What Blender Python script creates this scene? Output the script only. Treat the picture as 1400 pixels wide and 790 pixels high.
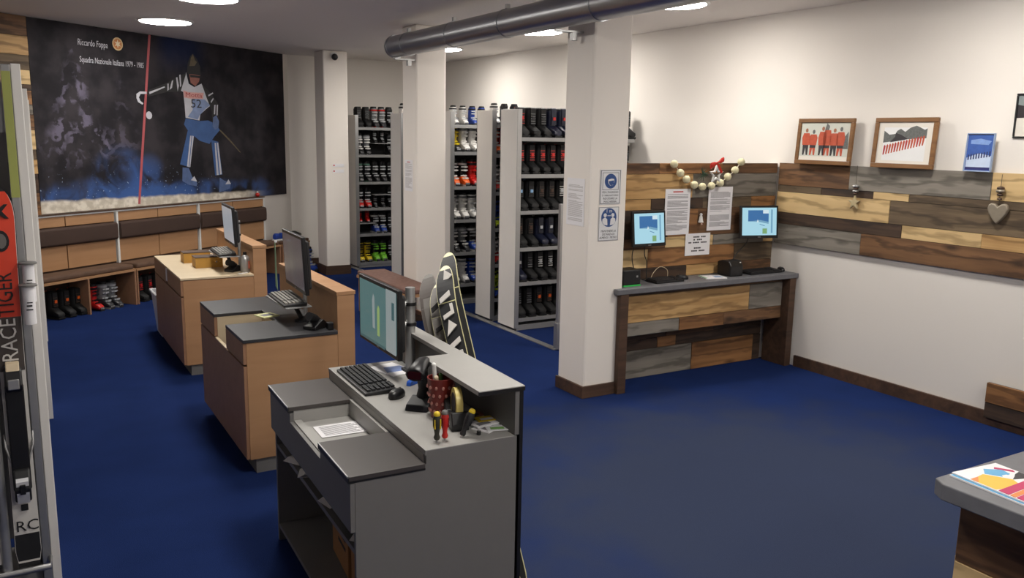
import bpy, bmesh, math, random
from mathutils import Vector, Matrix
random.seed(7)
for o in list(bpy.data.objects): bpy.data.objects.remove(o)
SC = bpy.context.scene
COL = SC.collection
PI = math.pi

# ------------------------------------------------------------------ camera, world, exposure
CEIL = 3.12
cam_data = bpy.data.cameras.new('camera')
cam_data.sensor_fit = 'HORIZONTAL'; cam_data.sensor_width = 36.0
cam_data.lens = 1158.35 / 1400 * 36.0
cam_data.clip_start = 0.05; cam_data.clip_end = 100
cam = bpy.data.objects.new('camera', cam_data); COL.objects.link(cam)
RX = (0.8633, -0.0747, 0.4999); RY = (-0.5048, -0.1617, 0.8480); RZ = (0.0176, -0.9843, -0.1772)
right = Vector((RX[0], RY[0], RZ[0])); up = -Vector((RX[1], RY[1], RZ[1])); fwd = Vector((RX[2], RY[2], RZ[2]))
fwd.normalize(); right = (right - fwd * right.dot(fwd)).normalized(); up = right.cross(fwd)
M = Matrix((right, up, -fwd)).transposed().to_4x4()
M.translation = (0, 0, 2.0)
cam.matrix_world = M
SC.camera = cam
world = bpy.data.worlds.new('world'); SC.world = world
world.use_nodes = True
bg = world.node_tree.nodes['Background']
bg.inputs[0].default_value = (0.9, 0.93, 1.0, 1); bg.inputs[1].default_value = 0.06
SC.view_settings.view_transform = 'Standard'
SC.view_settings.look = 'None'
SC.view_settings.gamma = 1.0
SC.view_settings.use_curve_mapping = False
SC.view_settings.exposure = 0.0
LAMP = 59.0                     # radiance of the ceiling lamps' diffusers
LAMP_SPOTS = [(5.0, 10.4), (5.0, 8.03), (4.90, 5.7), (4.90, 3.3), (4.90, 0.9), (4.90, -1.5),
              (1.5, 9.75), (1.55, 7.85), (1.55, 5.5), (1.55, 3.1), (1.55, 0.7), (1.55, -1.7)]

# ------------------------------------------------------------------ materials
def lin(c):
    f = lambda v: v / 12.92 if v <= 0.04045 else ((v + 0.055) / 1.055) ** 2.4
    return tuple(f(v / 255) for v in c) + (1,)
MATS = {}
def nodes_of(name):
    m = bpy.data.materials.new(name); m.use_nodes = True
    nt = m.node_tree
    return m, nt, nt.nodes['Principled BSDF']
def mat(name, rgb, rough=0.55, metal=0.0, vary=0.06, scale=8.0, bump=0.0, bscale=200, emit=None, spec=None, coat=0.0):
    """plain surface: colour with faint procedural unevenness, optional fine relief"""
    if name in MATS: return MATS[name]
    m, nt, p = nodes_of(name)
    c = lin(rgb)
    p.inputs['Roughness'].default_value = rough
    p.inputs['Metallic'].default_value = metal
    if spec is not None: p.inputs['Specular IOR Level'].default_value = spec
    if coat: p.inputs['Coat Weight'].default_value = coat
    tc = nt.nodes.new('ShaderNodeTexCoord')
    n = nt.nodes.new('ShaderNodeTexNoise'); n.inputs['Scale'].default_value = scale; n.inputs['Detail'].default_value = 3
    nt.links.new(tc.outputs['Object'], n.inputs['Vector'])
    r = nt.nodes.new('ShaderNodeMapRange'); r.inputs['To Min'].default_value = 1 - vary; r.inputs['To Max'].default_value = 1 + vary
    nt.links.new(n.outputs['Fac'], r.inputs['Value'])
    mx = nt.nodes.new('ShaderNodeVectorMath'); mx.operation = 'SCALE'; mx.inputs[0].default_value = c[:3]
    nt.links.new(r.outputs['Result'], mx.inputs['Scale'])
    nt.links.new(mx.outputs[0], p.inputs['Base Color'])
    if bump:
        b = nt.nodes.new('ShaderNodeTexNoise'); b.inputs['Scale'].default_value = bscale; b.inputs['Detail'].default_value = 2
        nt.links.new(tc.outputs['Object'], b.inputs['Vector'])
        bp = nt.nodes.new('ShaderNodeBump'); bp.inputs['Strength'].default_value = bump; bp.inputs['Distance'].default_value = 0.004
        nt.links.new(b.outputs['Fac'], bp.inputs['Height']); nt.links.new(bp.outputs[0], p.inputs['Normal'])
    if emit:
        p.inputs['Emission Color'].default_value = c; p.inputs['Emission Strength'].default_value = emit
    MATS[name] = m
    return m
def wood(name, light, dark, rough=0.7, grain=16.0, amount=0.5, knots=True, bump=0.25):
    """grain runs along the object's own x axis; every object gets another cut of it"""
    if name in MATS: return MATS[name]
    m, nt, p = nodes_of(name)
    N = nt.nodes.new; L = nt.links.new
    p.inputs['Roughness'].default_value = rough
    tc = N('ShaderNodeTexCoord'); oi = N('ShaderNodeObjectInfo')
    off = N('ShaderNodeVectorMath'); off.operation = 'SCALE'; off.inputs[0].default_value = (37.0, 19.0, 23.0)
    L(oi.outputs['Random'], off.inputs['Scale'])
    ad = N('ShaderNodeVectorMath'); ad.operation = 'ADD'
    L(tc.outputs['Object'], ad.inputs[0]); L(off.outputs[0], ad.inputs[1])
    mp = N('ShaderNodeMapping'); mp.inputs['Scale'].default_value = (0.9, grain, grain)
    L(ad.outputs[0], mp.inputs['Vector'])
    n1 = N('ShaderNodeTexNoise'); n1.inputs['Scale'].default_value = 1.3; n1.inputs['Detail'].default_value = 5; n1.inputs['Distortion'].default_value = 0.8
    L(mp.outputs[0], n1.inputs['Vector'])
    n2 = N('ShaderNodeTexNoise'); n2.inputs['Scale'].default_value = 2.2; n2.inputs['Detail'].default_value = 2
    L(ad.outputs[0], n2.inputs['Vector'])
    mx = N('ShaderNodeMath'); mx.operation = 'MULTIPLY_ADD'; mx.inputs[1].default_value = 0.65
    L(n1.outputs['Fac'], mx.inputs[0])
    m3 = N('ShaderNodeMath'); m3.operation = 'MULTIPLY'; m3.inputs[1].default_value = 0.35
    L(n2.outputs['Fac'], m3.inputs[0]); L(m3.outputs[0], mx.inputs[2])
    cr = N('ShaderNodeValToRGB')
    cr.color_ramp.elements[0].position = 0.5 - 0.32 * (1 - amount) - 0.06; cr.color_ramp.elements[1].position = 0.5 + 0.12
    cr.color_ramp.elements[0].color = lin(dark); cr.color_ramp.elements[1].color = lin(light)
    L(mx.outputs[0], cr.inputs['Fac'])
    last = cr.outputs['Color']
    if knots:
        ms = N('ShaderNodeMapping'); ms.inputs['Scale'].default_value = (0.5, 2.4, 2.4)
        L(ad.outputs[0], ms.inputs['Vector'])
        wv = N('ShaderNodeTexWave'); wv.wave_type = 'BANDS'; wv.bands_direction = 'Z'; wv.inputs['Scale'].default_value = 1.1
        wv.inputs['Distortion'].default_value = 11.0; wv.inputs['Detail'].default_value = 4.0; wv.inputs['Detail Scale'].default_value = 1.6; wv.inputs['Detail Roughness'].default_value = 0.65
        L(ms.outputs[0], wv.inputs['Vector'])
        wr = N('ShaderNodeMapRange'); wr.inputs['From Min'].default_value = 0.0; wr.inputs['From Max'].default_value = 0.42
        wr.inputs['To Min'].default_value = 0.7; wr.inputs['To Max'].default_value = 0.0
        L(wv.outputs['Fac'], wr.inputs['Value'])
        mw = N('ShaderNodeMix'); mw.data_type = 'RGBA'; mw.inputs[7].default_value = tuple(x * 0.6 for x in lin(dark)[:3]) + (1,)
        L(wr.outputs['Result'], mw.inputs['Factor']); L(last, mw.inputs[6]); last = mw.outputs[2]
    if knots:
        mk = N('ShaderNodeMapping'); mk.inputs['Scale'].default_value = (2.2, 6.0, 6.0)
        L(ad.outputs[0], mk.inputs['Vector'])
        v = N('ShaderNodeTexVoronoi'); v.inputs['Scale'].default_value = 1.0
        L(mk.outputs[0], v.inputs['Vector'])
        kr = N('ShaderNodeMapRange'); kr.inputs['From Min'].default_value = 0.05; kr.inputs['From Max'].default_value = 0.2
        kr.inputs['To Min'].default_value = 0.8; kr.inputs['To Max'].default_value = 0.0
        L(v.outputs['Distance'], kr.inputs['Value'])
        mm = N('ShaderNodeMix'); mm.data_type = 'RGBA'
        mm.inputs[7].default_value = tuple(x * 0.35 for x in lin(dark)[:3]) + (1,)
        L(kr.outputs['Result'], mm.inputs['Factor']); L(last, mm.inputs[6]); last = mm.outputs[2]
    L(last, p.inputs['Base Color'])
    if bump:
        bp = N('ShaderNodeBump'); bp.inputs['Strength'].default_value = bump; bp.inputs['Distance'].default_value = 0.004
        L(n1.outputs['Fac'], bp.inputs['Height']); L(bp.outputs[0], p.inputs['Normal'])
    MATS[name] = m
    return m
def glow(name, rgb, strength):
    if name in MATS: return MATS[name]
    m, nt, p = nodes_of(name)
    p.inputs['Base Color'].default_value = (0.01, 0.01, 0.01, 1); p.inputs['Roughness'].default_value = 0.25
    p.inputs['Emission Color'].default_value = lin(rgb); p.inputs['Emission Strength'].default_value = strength
    MATS[name] = m
    return m

M_WALL = mat('wall_paint', (228, 222, 215), 0.85, vary=0.02, scale=1.5, bump=0.06, bscale=60)
M_CEIL = mat('ceiling_paint', (232, 226, 221), 0.9, vary=0.02, scale=1.0)
M_COLW = mat('column_paint', (238, 231, 223), 0.8, vary=0.02, scale=2)
M_DARKW = wood('dark_stained_wood', (84, 60, 44), (44, 30, 22), 0.6, 14, 0.5, knots=False, bump=0.1)
M_BEECH = wood('beech_laminate', (178, 136, 98), (162, 120, 84), 0.5, 10, 0.3, knots=False, bump=0.0)
M_BEECH_SHADED = wood('beech_laminate_shaded', (158, 118, 90), (142, 104, 78), 0.5, 10, 0.3, knots=False, bump=0.0)  # beech copy with the shade of the fronts put into its colour
M_WTOP = wood('pale_laminate_top', (214, 196, 166), (202, 182, 150), 0.45, 8, 0.3, knots=False, bump=0.0)
M_BLACKTOP = mat('black_worktop', (52, 52, 55), 0.4, vary=0.1, scale=30)
M_BLACKEDGE = mat('black_edging', (18, 18, 19), 0.45)
M_GREYLAM = mat('grey_laminate', (112, 110, 108), 0.5, vary=0.04, scale=14)
M_GREYTOP = mat('light_grey_laminate', (158, 156, 152), 0.45, vary=0.05, scale=10)
M_GREYLID = mat('dark_grey_lid', (66, 61, 59), 0.42, vary=0.05, scale=20)
M_ALU = mat('brushed_aluminium', (176, 176, 176), 0.38, 0.7, vary=0.06, scale=25)
M_STEEL = mat('galvanised_steel', (168, 170, 174), 0.33, 1.0, vary=0.08, scale=5)
M_PANELW = mat('white_rack_panel', (236, 232, 226), 0.5, vary=0.02)
M_SHELF = mat('grey_rack_shelf', (150, 150, 150), 0.45, 0.3, vary=0.04)
M_RACKSHADE = mat('rack_depth_shade', (40, 40, 42), 0.6, 0.2)
M_BLACK = mat('black_plastic', (22, 22, 24), 0.38, vary=0.1)
M_BLACKM = mat('matt_black_plastic', (30, 30, 32), 0.6, vary=0.1)
M_KEY = mat('dark_key_plastic', (38, 38, 41), 0.5)
M_KEYG = mat('grey_key_plastic', (148, 146, 140), 0.5)
M_WHITEP = mat('white_plastic', (225, 225, 222), 0.4)
M_PAPER = mat('white_paper', (236, 234, 236), 0.8, vary=0.02)
M_INK = mat('grey_print', (120, 118, 122), 0.8)
M_INKD = mat('dark_print', (40, 40, 44), 0.8)
M_RED = mat('red_plastic', (190, 40, 32), 0.35)
M_YEL = mat('yellow_plastic', (222, 190, 40), 0.4)
M_BROWNC = mat('brown_upholstery', (78, 58, 46), 0.85, vary=0.15, scale=9, bump=0.15, bscale=300)
M_CARD = mat('cardboard', (150, 104, 62), 0.8, vary=0.06, scale=12)
M_SLATEW = mat('grey_stone_worktop', (104, 104, 108), 0.5, vary=0.22, scale=14, bump=0.1, bscale=60)

def carpet():
    m, nt, p = nodes_of('blue_carpet')
    N = nt.nodes.new; L = nt.links.new
    p.inputs['Roughness'].default_value = 0.95; p.inputs['Specular IOR Level'].default_value = 0.03
    tc = N('ShaderNodeTexCoord')
    a = N('ShaderNodeTexNoise'); a.inputs['Scale'].default_value = 260; a.inputs['Detail'].default_value = 2
    b = N('ShaderNodeTexNoise'); b.inputs['Scale'].default_value = 2.3; b.inputs['Detail'].default_value = 4
    L(tc.outputs['Object'], a.inputs['Vector']); L(tc.outputs['Object'], b.inputs['Vector'])
    ml = N('ShaderNodeMath'); ml.operation = 'MULTIPLY_ADD'; ml.inputs[1].default_value = 0.7
    m2 = N('ShaderNodeMath'); m2.operation = 'MULTIPLY'; m2.inputs[1].default_value = 0.3
    L(a.outputs['Fac'], ml.inputs[0]); L(b.outputs['Fac'], m2.inputs[0]); L(m2.outputs[0], ml.inputs[2])
    cr = N('ShaderNodeValToRGB')
    cr.color_ramp.elements[0].position = 0.3; cr.color_ramp.elements[1].position = 0.72
    cr.color_ramp.elements[0].color = lin((21, 34, 72)); cr.color_ramp.elements[1].color = lin((35, 53, 104))
    L(ml.outputs[0], cr.inputs['Fac'])
    # greyer round patch with a wavering edge, in front of the kiosk
    sb = N('ShaderNodeVectorMath'); sb.operation = 'SUBTRACT'; sb.inputs[1].default_value = (3.6, 3.2, 0)
    L(tc.outputs['Object'], sb.inputs[0])
    le = N('ShaderNodeVectorMath'); le.operation = 'LENGTH'; L(sb.outputs[0], le.inputs[0])
    wob = N('ShaderNodeMath'); wob.operation = 'MULTIPLY_ADD'; wob.inputs[1].default_value = 1.6; L(b.outputs['Fac'], wob.inputs[0]); L(le.outputs['Value'], wob.inputs[2])
    wr = N('ShaderNodeMapRange'); wr.interpolation_type = 'SMOOTHSTEP'
    for k_, v_ in (('From Min', 1.6), ('From Max', 3.1), ('To Min', 0.85), ('To Max', 0.0)): wr.inputs[k_].default_value = v_
    L(wob.outputs[0], wr.inputs['Value'])
    mw = N('ShaderNodeMix'); mw.data_type = 'RGBA'; mw.inputs[7].default_value = lin((56, 63, 82))
    L(wr.outputs['Result'], mw.inputs['Factor']); L(cr.outputs['Color'], mw.inputs[6]); L(mw.outputs[2], p.inputs['Base Color'])
    bp = N('ShaderNodeBump'); bp.inputs['Strength'].default_value = 0.5; bp.inputs['Distance'].default_value = 0.004
    L(a.outputs['Fac'], bp.inputs['Height']); L(bp.outputs[0], p.inputs['Normal'])
    return m
M_CARPET = carpet()

# ------------------------------------------------------------------ mesh helpers
class MB:
    def __init__(s): s.v = []; s.f = []
    def add(s, vs, fs):
        o = len(s.v); s.v += [tuple(v) for v in vs]; s.f += [tuple(i + o for i in f) for f in fs]; return s
    def box(s, x0, x1, y0, y1, z0, z1):
        return s.add([(x0,y0,z0),(x1,y0,z0),(x1,y1,z0),(x0,y1,z0),(x0,y0,z1),(x1,y0,z1),(x1,y1,z1),(x0,y1,z1)],
                     [(0,3,2,1),(4,5,6,7),(0,1,5,4),(1,2,6,5),(2,3,7,6),(3,0,4,7)])
    def cbox(s, c, d): return s.box(c[0]-d[0]/2, c[0]+d[0]/2, c[1]-d[1]/2, c[1]+d[1]/2, c[2]-d[2]/2, c[2]+d[2]/2)
    def prism(s, poly, a0, a1, axis='z'):
        """polygon swept along an axis; poly is (x,y) for z, (x,z) for y, (y,z) for x"""
        n = len(poly)
        put = {'z': lambda p, a: (p[0], p[1], a), 'y': lambda p, a: (p[0], a, p[1]), 'x': lambda p, a: (a, p[0], p[1])}[axis]
        vs = [put(p, a0) for p in poly] + [put(p, a1) for p in poly]
        fs = [tuple(range(n))[::-1], tuple(range(n, 2*n))] + [(i, (i+1) % n, n + (i+1) % n, n + i) for i in range(n)]
        return s.add(vs, fs)
    def rings(s, rs, cap=True):
        n = len(rs[0]); vs = [p for r in rs for p in r]; fs = []
        for k in range(len(rs)-1):
            for i in range(n):
                fs.append((k*n+i, k*n+(i+1) % n, (k+1)*n+(i+1) % n, (k+1)*n+i))
        if cap: fs += [tuple(range(n))[::-1], tuple(range((len(rs)-1)*n, len(rs)*n))]
        return s.add(vs, fs)
    def tube(s, pts, r, n=8, cap=True):
        pts = [Vector(p) for p in pts]; rs = []; pn = None
        for i, p in enumerate(pts):
            d = (pts[min(i+1, len(pts)-1)] - pts[max(i-1, 0)]).normalized()
            if pn is None:
                pn = d.orthogonal().normalized()
            else:
                pn = (pn - d*pn.dot(d)).normalized()
            b = d.cross(pn); rr = r[i] if isinstance(r, (list, tuple)) else r
            rs.append([p + (pn*math.cos(2*PI*k/n) + b*math.sin(2*PI*k/n))*rr for k in range(n)])
        return s.rings(rs, cap)
    def lathe(s, prof, n=16, c=(0,0,0)):
        rs = [[(c[0]+r*math.cos(2*PI*k/n), c[1]+r*math.sin(2*PI*k/n), c[2]+z) for k in range(n)] for r, z in prof]
        return s.rings(rs)
    def ball(s, c, r, n=12, m=8, sx=1, sy=1, sz=1):
        rs = []
        for j in range(m+1):
            t = PI*(0.04 + 0.92*j/m) - PI/2
            rs.append([(c[0]+sx*r*math.cos(t)*math.cos(2*PI*k/n), c[1]+sy*r*math.cos(t)*math.sin(2*PI*k/n), c[2]+sz*r*math.sin(t)) for k in range(n)])
        return s.rings(rs)
    def mesh(s, name, m, smooth=False):
        me = bpy.data.meshes.new(name); me.from_pydata(s.v, [], s.f); me.update()
        bm = bmesh.new(); bm.from_mesh(me); bmesh.ops.recalc_face_normals(bm, faces=bm.faces); bm.to_mesh(me); bm.free()
        if m: me.materials.append(m)
        if smooth:
            me.polygons.foreach_set('use_smooth', [True]*len(me.polygons))
            try: me.set_sharp_from_angle(angle=math.radians(40))
            except Exception: pass
        return me
    def build(s, name, m, parent=None, smooth=False, bevel=0.0, loc=None, rot=None, kind=None):
        o = bpy.data.objects.new(name, s.mesh(name, m, smooth)); COL.objects.link(o)
        if parent: o.parent = parent
        if loc: o.location = loc
        if rot: o.rotation_euler = rot
        if bevel:
            b = o.modifiers.new('bevel', 'BEVEL'); b.width = bevel; b.segments = 2; b.limit_method = 'ANGLE'
        if kind: o['kind'] = kind
        return o
def B(name, m, parent, x0, x1, y0, y1, z0, z1, bevel=0.0, kind=None):
    return MB().box(x0, x1, y0, y1, z0, z1).build(name, m, parent, bevel=bevel, kind=kind)
def tag(o, label=None, cat=None, group=None, kind=None):
    if label: o['label'] = label
    if cat: o['category'] = cat
    if group: o['group'] = group
    if kind: o['kind'] = kind
    return o
def thing(name, label, cat, loc=(0,0,0), rz=0, group=None, rot=None):
    o = bpy.data.objects.new(name, None); COL.objects.link(o); o.empty_display_size = 0.1
    o.location = loc; o.rotation_euler = rot or (0, 0, rz)
    return tag(o, label, cat, group)
def struct(name, o, label=None):
    o.name = name; o['kind'] = 'structure'
    if label: o['label'] = label
    return o
def text(body, size, m, parent, loc, rot=(PI/2, 0, 0), name='lettering', align='CENTER', width=None, depth=0.0003, shear=0.0, height=None):
    """flat print: real letter outlines as a mesh, reading along local x, up local z"""
    cu = bpy.data.curves.new(name, 'FONT'); cu.body = body; cu.size = size; cu.align_x = align; cu.align_y = 'CENTER'
    cu.extrude = depth; cu.resolution_u = 2; cu.shear = shear
    t = bpy.data.objects.new(name, cu); COL.objects.link(t)
    bpy.context.view_layer.update()
    dg = bpy.context.evaluated_depsgraph_get()
    me = bpy.data.meshes.new_from_object(t.evaluated_get(dg))
    bpy.data.objects.remove(t); bpy.data.curves.remove(cu)
    me.materials.clear(); me.materials.append(m)
    xs = [v.co.x for v in me.vertices]; ys = [v.co.y for v in me.vertices]
    w = max(xs) - min(xs); h = max(ys) - min(ys)
    fx = width / w if width else 1; fy = height / h if height else (fx if width else 1)
    for v in me.vertices: v.co.x *= fx; v.co.y *= fy
    o = bpy.data.objects.new(name, me); COL.objects.link(o); o.parent = parent
    o.location = loc; o.rotation_euler = rot
    return o
def flat(name, poly, m, parent, y, t=0.0006, kind=None):
    """a printed shape on a plate that faces local -y; poly is (x,z)"""
    return MB().prism(poly, y - t, y, 'y').build(name, m, parent, kind=kind)
def rect(x0, x1, z0, z1): return [(x0,z0),(x1,z0),(x1,z1),(x0,z1)]
def disc(cx, cz, r, n=20, sx=1): return [(cx + sx*r*math.cos(2*PI*i/n), cz + r*math.sin(2*PI*i/n)) for i in range(n)]
def copy_tree(o, parent=None):
    c = o.copy(); COL.objects.link(c); c.parent = parent
    for ch in list(o.children): copy_tree(ch, c)
    return c

# ------------------------------------------------------------------ the room
A36 = math.radians(36); WO = (0.0, 10.1)
def wp(s, off=0.0):   # point on the slanted mural wall at distance s along it, off metres in front
    return (WO[0] + s*math.cos(A36) + off*math.sin(A36), WO[1] + s*math.sin(A36) - off*math.cos(A36))
XR = 6.0; YF = 12.72; XL = -3.4; YB = -3.0
struct('floor', MB().box(XL, XR+0.2, YB, YF+0.2, -0.1, 0).build('floor', M_CARPET), 'dark blue carpet over the whole shop floor')
struct('ceiling', MB().box(XL-.2, XR+0.2, YB-.2, YF+0.2, CEIL, CEIL+0.1).build('ceiling', M_CEIL), 'plain pale ceiling with round lamps')
struct('wall_right', B('wall_right', M_WALL, None, XR, XR+.15, YB, YF+.15, 0, CEIL), 'long white wall with pictures and wood boards')
sx, sy = wp(4.52)
struct('wall_far', B('wall_far', M_WALL, None, sx-.06, XR, YF, YF+.15, 0, CEIL), 'white end wall behind the boot racks')
pa, pb = wp(-4.3), wp(4.62)
ofx, ofy = -0.15*math.sin(A36), 0.15*math.cos(A36)
struct('wall_mural', MB().prism([pa, pb, (pb[0]+ofx, pb[1]+ofy), (pa[0]+ofx, pa[1]+ofy)], 0, CEIL).build('wall_mural', M_WALL), 'slanted wall carrying the ski mural')
struct('wall_left', B('wall_left', M_WALL, None, XL-.15, XL, YB, 7.9, 0, CEIL))
struct('wall_back', B('wall_back', M_WALL, None, XL, XR, YB-.15, YB, 0, CEIL))
struct('baseboard_right', B('baseboard_right', M_DARKW, None, XR-.022, XR, YB, 5.11, 0, 0.10), 'dark wood baseboard along the right wall')
struct('baseboard_far', B('baseboard_far', M_DARKW, None, 3.75, XR, YF-.02, YF, 0, 0.10))

# ------------------------------------------------------------------ columns, notices and signs
def column(label, x0, y0, w=0.35, d=0.36, base=0.095):
    t = thing('column', label, 'column', (x0 + w/2, y0 + d/2, 0))
    B('shaft', M_COLW, t, -w/2, w/2, -d/2, d/2, 0, CEIL-.001, bevel=0.018)
    e = 0.022
    MB().box(-w/2-e, w/2, -d/2-e, -d/2-.001, 0, base).box(-w/2-e, -w/2-.001, -d/2, d/2, 0, base).build('baseboard', M_DARKW, t, bevel=.003)
    return t
column('nearest white square column, in front of the kiosk counter', 3.72, 5.195)
column('middle white square column, behind the skis and brown bench', 3.70, 8.32)
column('farthest white column, with a small camera near the ceiling', 3.80, 11.66, 0.35, 0.40, 0.13)
M_FADED = mat('faded_print', (182, 178, 176), .8)
def notice(name, label, loc, rz, w, h, lines, cat='notice', head=None, ink=M_INK):
    t = thing(name, label, cat, loc, rz)
    B('sheet', M_PAPER, t, -w/2, w/2, -0.0012, 0, -h/2, h/2)
    mb = MB(); rnd = random.Random(int(w*1000)+lines)
    z = h/2 - 0.12*h; step = 0.8*h/lines
    for i in range(lines):
        if rnd.random() < 0.14: z -= step; continue
        mb.prism(rect(-0.41*w, (0.41 if rnd.random() < 0.7 else rnd.uniform(0, .35))*w, z-step*0.22, z+step*0.22), -0.0018, -0.0012, 'y'); z -= step
    mb.build('print_lines', ink, t)
    if head: flat('heading', rect(-.2*w, .2*w, h/2-.075*h, h/2-.05*h), head, t, -0.0012)
    return t
notice('notice', 'faded text sheet on the left face of the nearest column', (3.718, 5.372, 1.515), -PI/2, 0.235, 0.36, 34, ink=M_FADED)
notice('notice', 'faded text sheet on the left face of the middle column', (3.698, 8.51, 1.565), -PI/2, 0.21, 0.33, 32, head=M_RED, ink=M_FADED)
t = thing('wall_label', 'small white label strips on the farthest column', 'label', (3.99, 11.658, 1.51))
for dz in (0.045, -0.035):
    f = MB().box(-.08, .08, -.002, 0, dz-.022, dz+.022).build('strip', M_PAPER, t)
    MB().ball((-.062, -.002, dz), .012, 8, 4, sy=.2).build('red_mark', M_RED, f)
M_BLUE = mat('sign_blue', (44, 76, 132), 0.5)
M_SIGNW = mat('sign_white', (222, 222, 224), 0.45)
t = thing('sign', 'white sign with masked face in a blue disc, upper of two', 'sign', (3.91, 5.193, 1.636))
B('plate', M_SIGNW, t, -.098, .098, -.003, 0, -.132, .132, bevel=.006)
fr = MB()
for r in (rect(-.092,.092,.122,.126), rect(-.092,.092,-.126,-.122), rect(-.092,-.088,-.126,.126), rect(.088,.092,-.126,.126)): fr.prism(r, -.0036, -.003, 'y')
for r in (rect(-.075,.075,.106,.109), rect(-.075,.075,-.022,-.019), rect(-.075,-.072,-.022,.109), rect(.072,.075,-.022,.109)): fr.prism(r, -.0036, -.003, 'y')
fr.build('border', M_INKD, t)
d = flat('blue_disc', disc(0, .044, .056, 28), M_BLUE, t, -.003)
flat('face', disc(.004, .046, .036, 18, .8), M_SIGNW, d, -.0038)
flat('hair', [(-.03,.055),(-.026,.078),(0,.09),(.028,.078),(.032,.06),(.01,.064)], M_BLUE, d, -.0046)
flat('mask', [(-.02,.044),(.03,.05),(.028,.024),(.008,.01),(-.012,.018)], M_BLUE, d, -.0046)
for i, s in enumerate(("PER L'INGRESSO", "È OBBLIGATORIO", "INDOSSARE LA", "MASCHERINA")):
    text(s, .024, M_INKD, t, (0, -.0034, -.040 - i*.0235), width=(.15, .15, .135, .12)[i], height=.016)
t = thing('sign', 'white sign with two figures in a blue disc, lower of two', 'sign', (3.905, 5.193, 1.357))
B('plate', M_SIGNW, t, -.095, .095, -.003, 0, -.13, .13, bevel=.004)
fr = MB()
for r in (rect(-.093,.093,.124,.128), rect(-.093,.093,-.128,-.124), rect(-.093,-.089,-.128,.128), rect(.089,.093,-.128,.128)): fr.prism(r, -.0036, -.003, 'y')
fr.build('border', M_INK, t)
d = flat('blue_disc', disc(0, .048, .072, 28), M_BLUE, t, -.003)
for sgn in (-1, 1):
    flat('figure_head', disc(sgn*.036, .066, .015, 14), M_SIGNW, d, -.0038)
    flat('figure_body', [(sgn*.012,-.012),(sgn*.016,.036),(sgn*.036,.050),(sgn*.060,.038),(sgn*.062,.014),(sgn*.045,-.006)], M_SIGNW, d, -.0038)
flat('distance_arrow', [(-.016,.062),(-.008,.068),(-.008,.064),(.008,.064),(.008,.068),(.016,.062),(.008,.056),(.008,.060),(-.008,.060),(-.008,.056)], M_SIGNW, d, -.0038)
text('1 m', .03, M_SIGNW, d, (0, -.004, .098), width=.05)
for i, s in enumerate(("MANTENERE LA", "DISTANZA DI", "ALMENO 1 METRO")):
    text(s, .024, M_INKD, t, (0, -.0034, -.056 - i*.025), width=(.14, .115, .165)[i], height=.017)
t = thing('security_camera', 'small black dome camera high on the farthest column', 'camera', (3.95, 11.66, 3.03))
MB().tube([(0,0,0.02),(0,-.03,.02)], .05, 16).build('mount', M_WHITEP, t, True)
MB().ball((0,-.055,0), .045, 14, 8).build('dome', M_BLACK, t, True)

# ------------------------------------------------------------------ ceiling lamps
M_LAMP = glow('lamp_diffuser', (255, 250, 242), LAMP)
where = ['above the far boot racks', 'between the duct and the boot racks', 'beside the duct near the kiosk', 'over the carpet near the pictures', 'over the near service counter', 'behind the viewer on the right',
         'in front of the mural', 'cut by the top edge of the picture', 'over the middle desk', 'over the grey desk', 'just above the viewer', 'behind the viewer on the left']
for (x, y), w in zip(LAMP_SPOTS, where):
    t = thing('ceiling_lamp', 'round flat white ceiling lamp ' + w, 'lamp', (x, y, CEIL), group='round ceiling lamps')
    MB().lathe([(.285, 0), (.285, -.008), (.275, -.014), (.255, -.014), (.255, -.004)], 32).build('rim', M_WHITEP, t, True)
    MB().lathe([(.254, -.004), (.254, -.012), (.245, -.018), (.20, -.024), (.10, -.027)], 32).build('diffuser', M_LAMP, t)

# ------------------------------------------------------------------ ventilation duct
t = thing('ventilation_duct', 'shiny grey round metal duct hung under the ceiling', 'duct', (3.5, 0, 2.885))
R = .108
MB().tube([(0, 8.40, 0), (0, -2.5, 0)], R, 32).build('pipe', M_STEEL, t, True)
MB().tube([(0, 8.405, 0), (0, 8.37, 0)], R + .006, 32).build('end_cap', M_STEEL, t, True)
for y in (8.05, 7.05, 6.1, 4.85, 3.4, 2.0, 0.5):
    c = MB().tube([(0, y, 0), (0, y - .03, 0)], R + .006, 32).build('clamp_ring', M_STEEL, t, True)
    MB().cbox((0, y - .015, R + .02), (.03, .03, .04)).build('clamp_bolt', M_ALU, c)
for y in (5.35, 8.36):
    MB().box(-.02, .218 if y < 6 else .198, y-.02, y+.02, -R-.022, -R-.008).box(.12, .16, y-.02, y+.02, -R-.075, -R-.02).build('wall_bracket', M_ALU, t)

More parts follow.
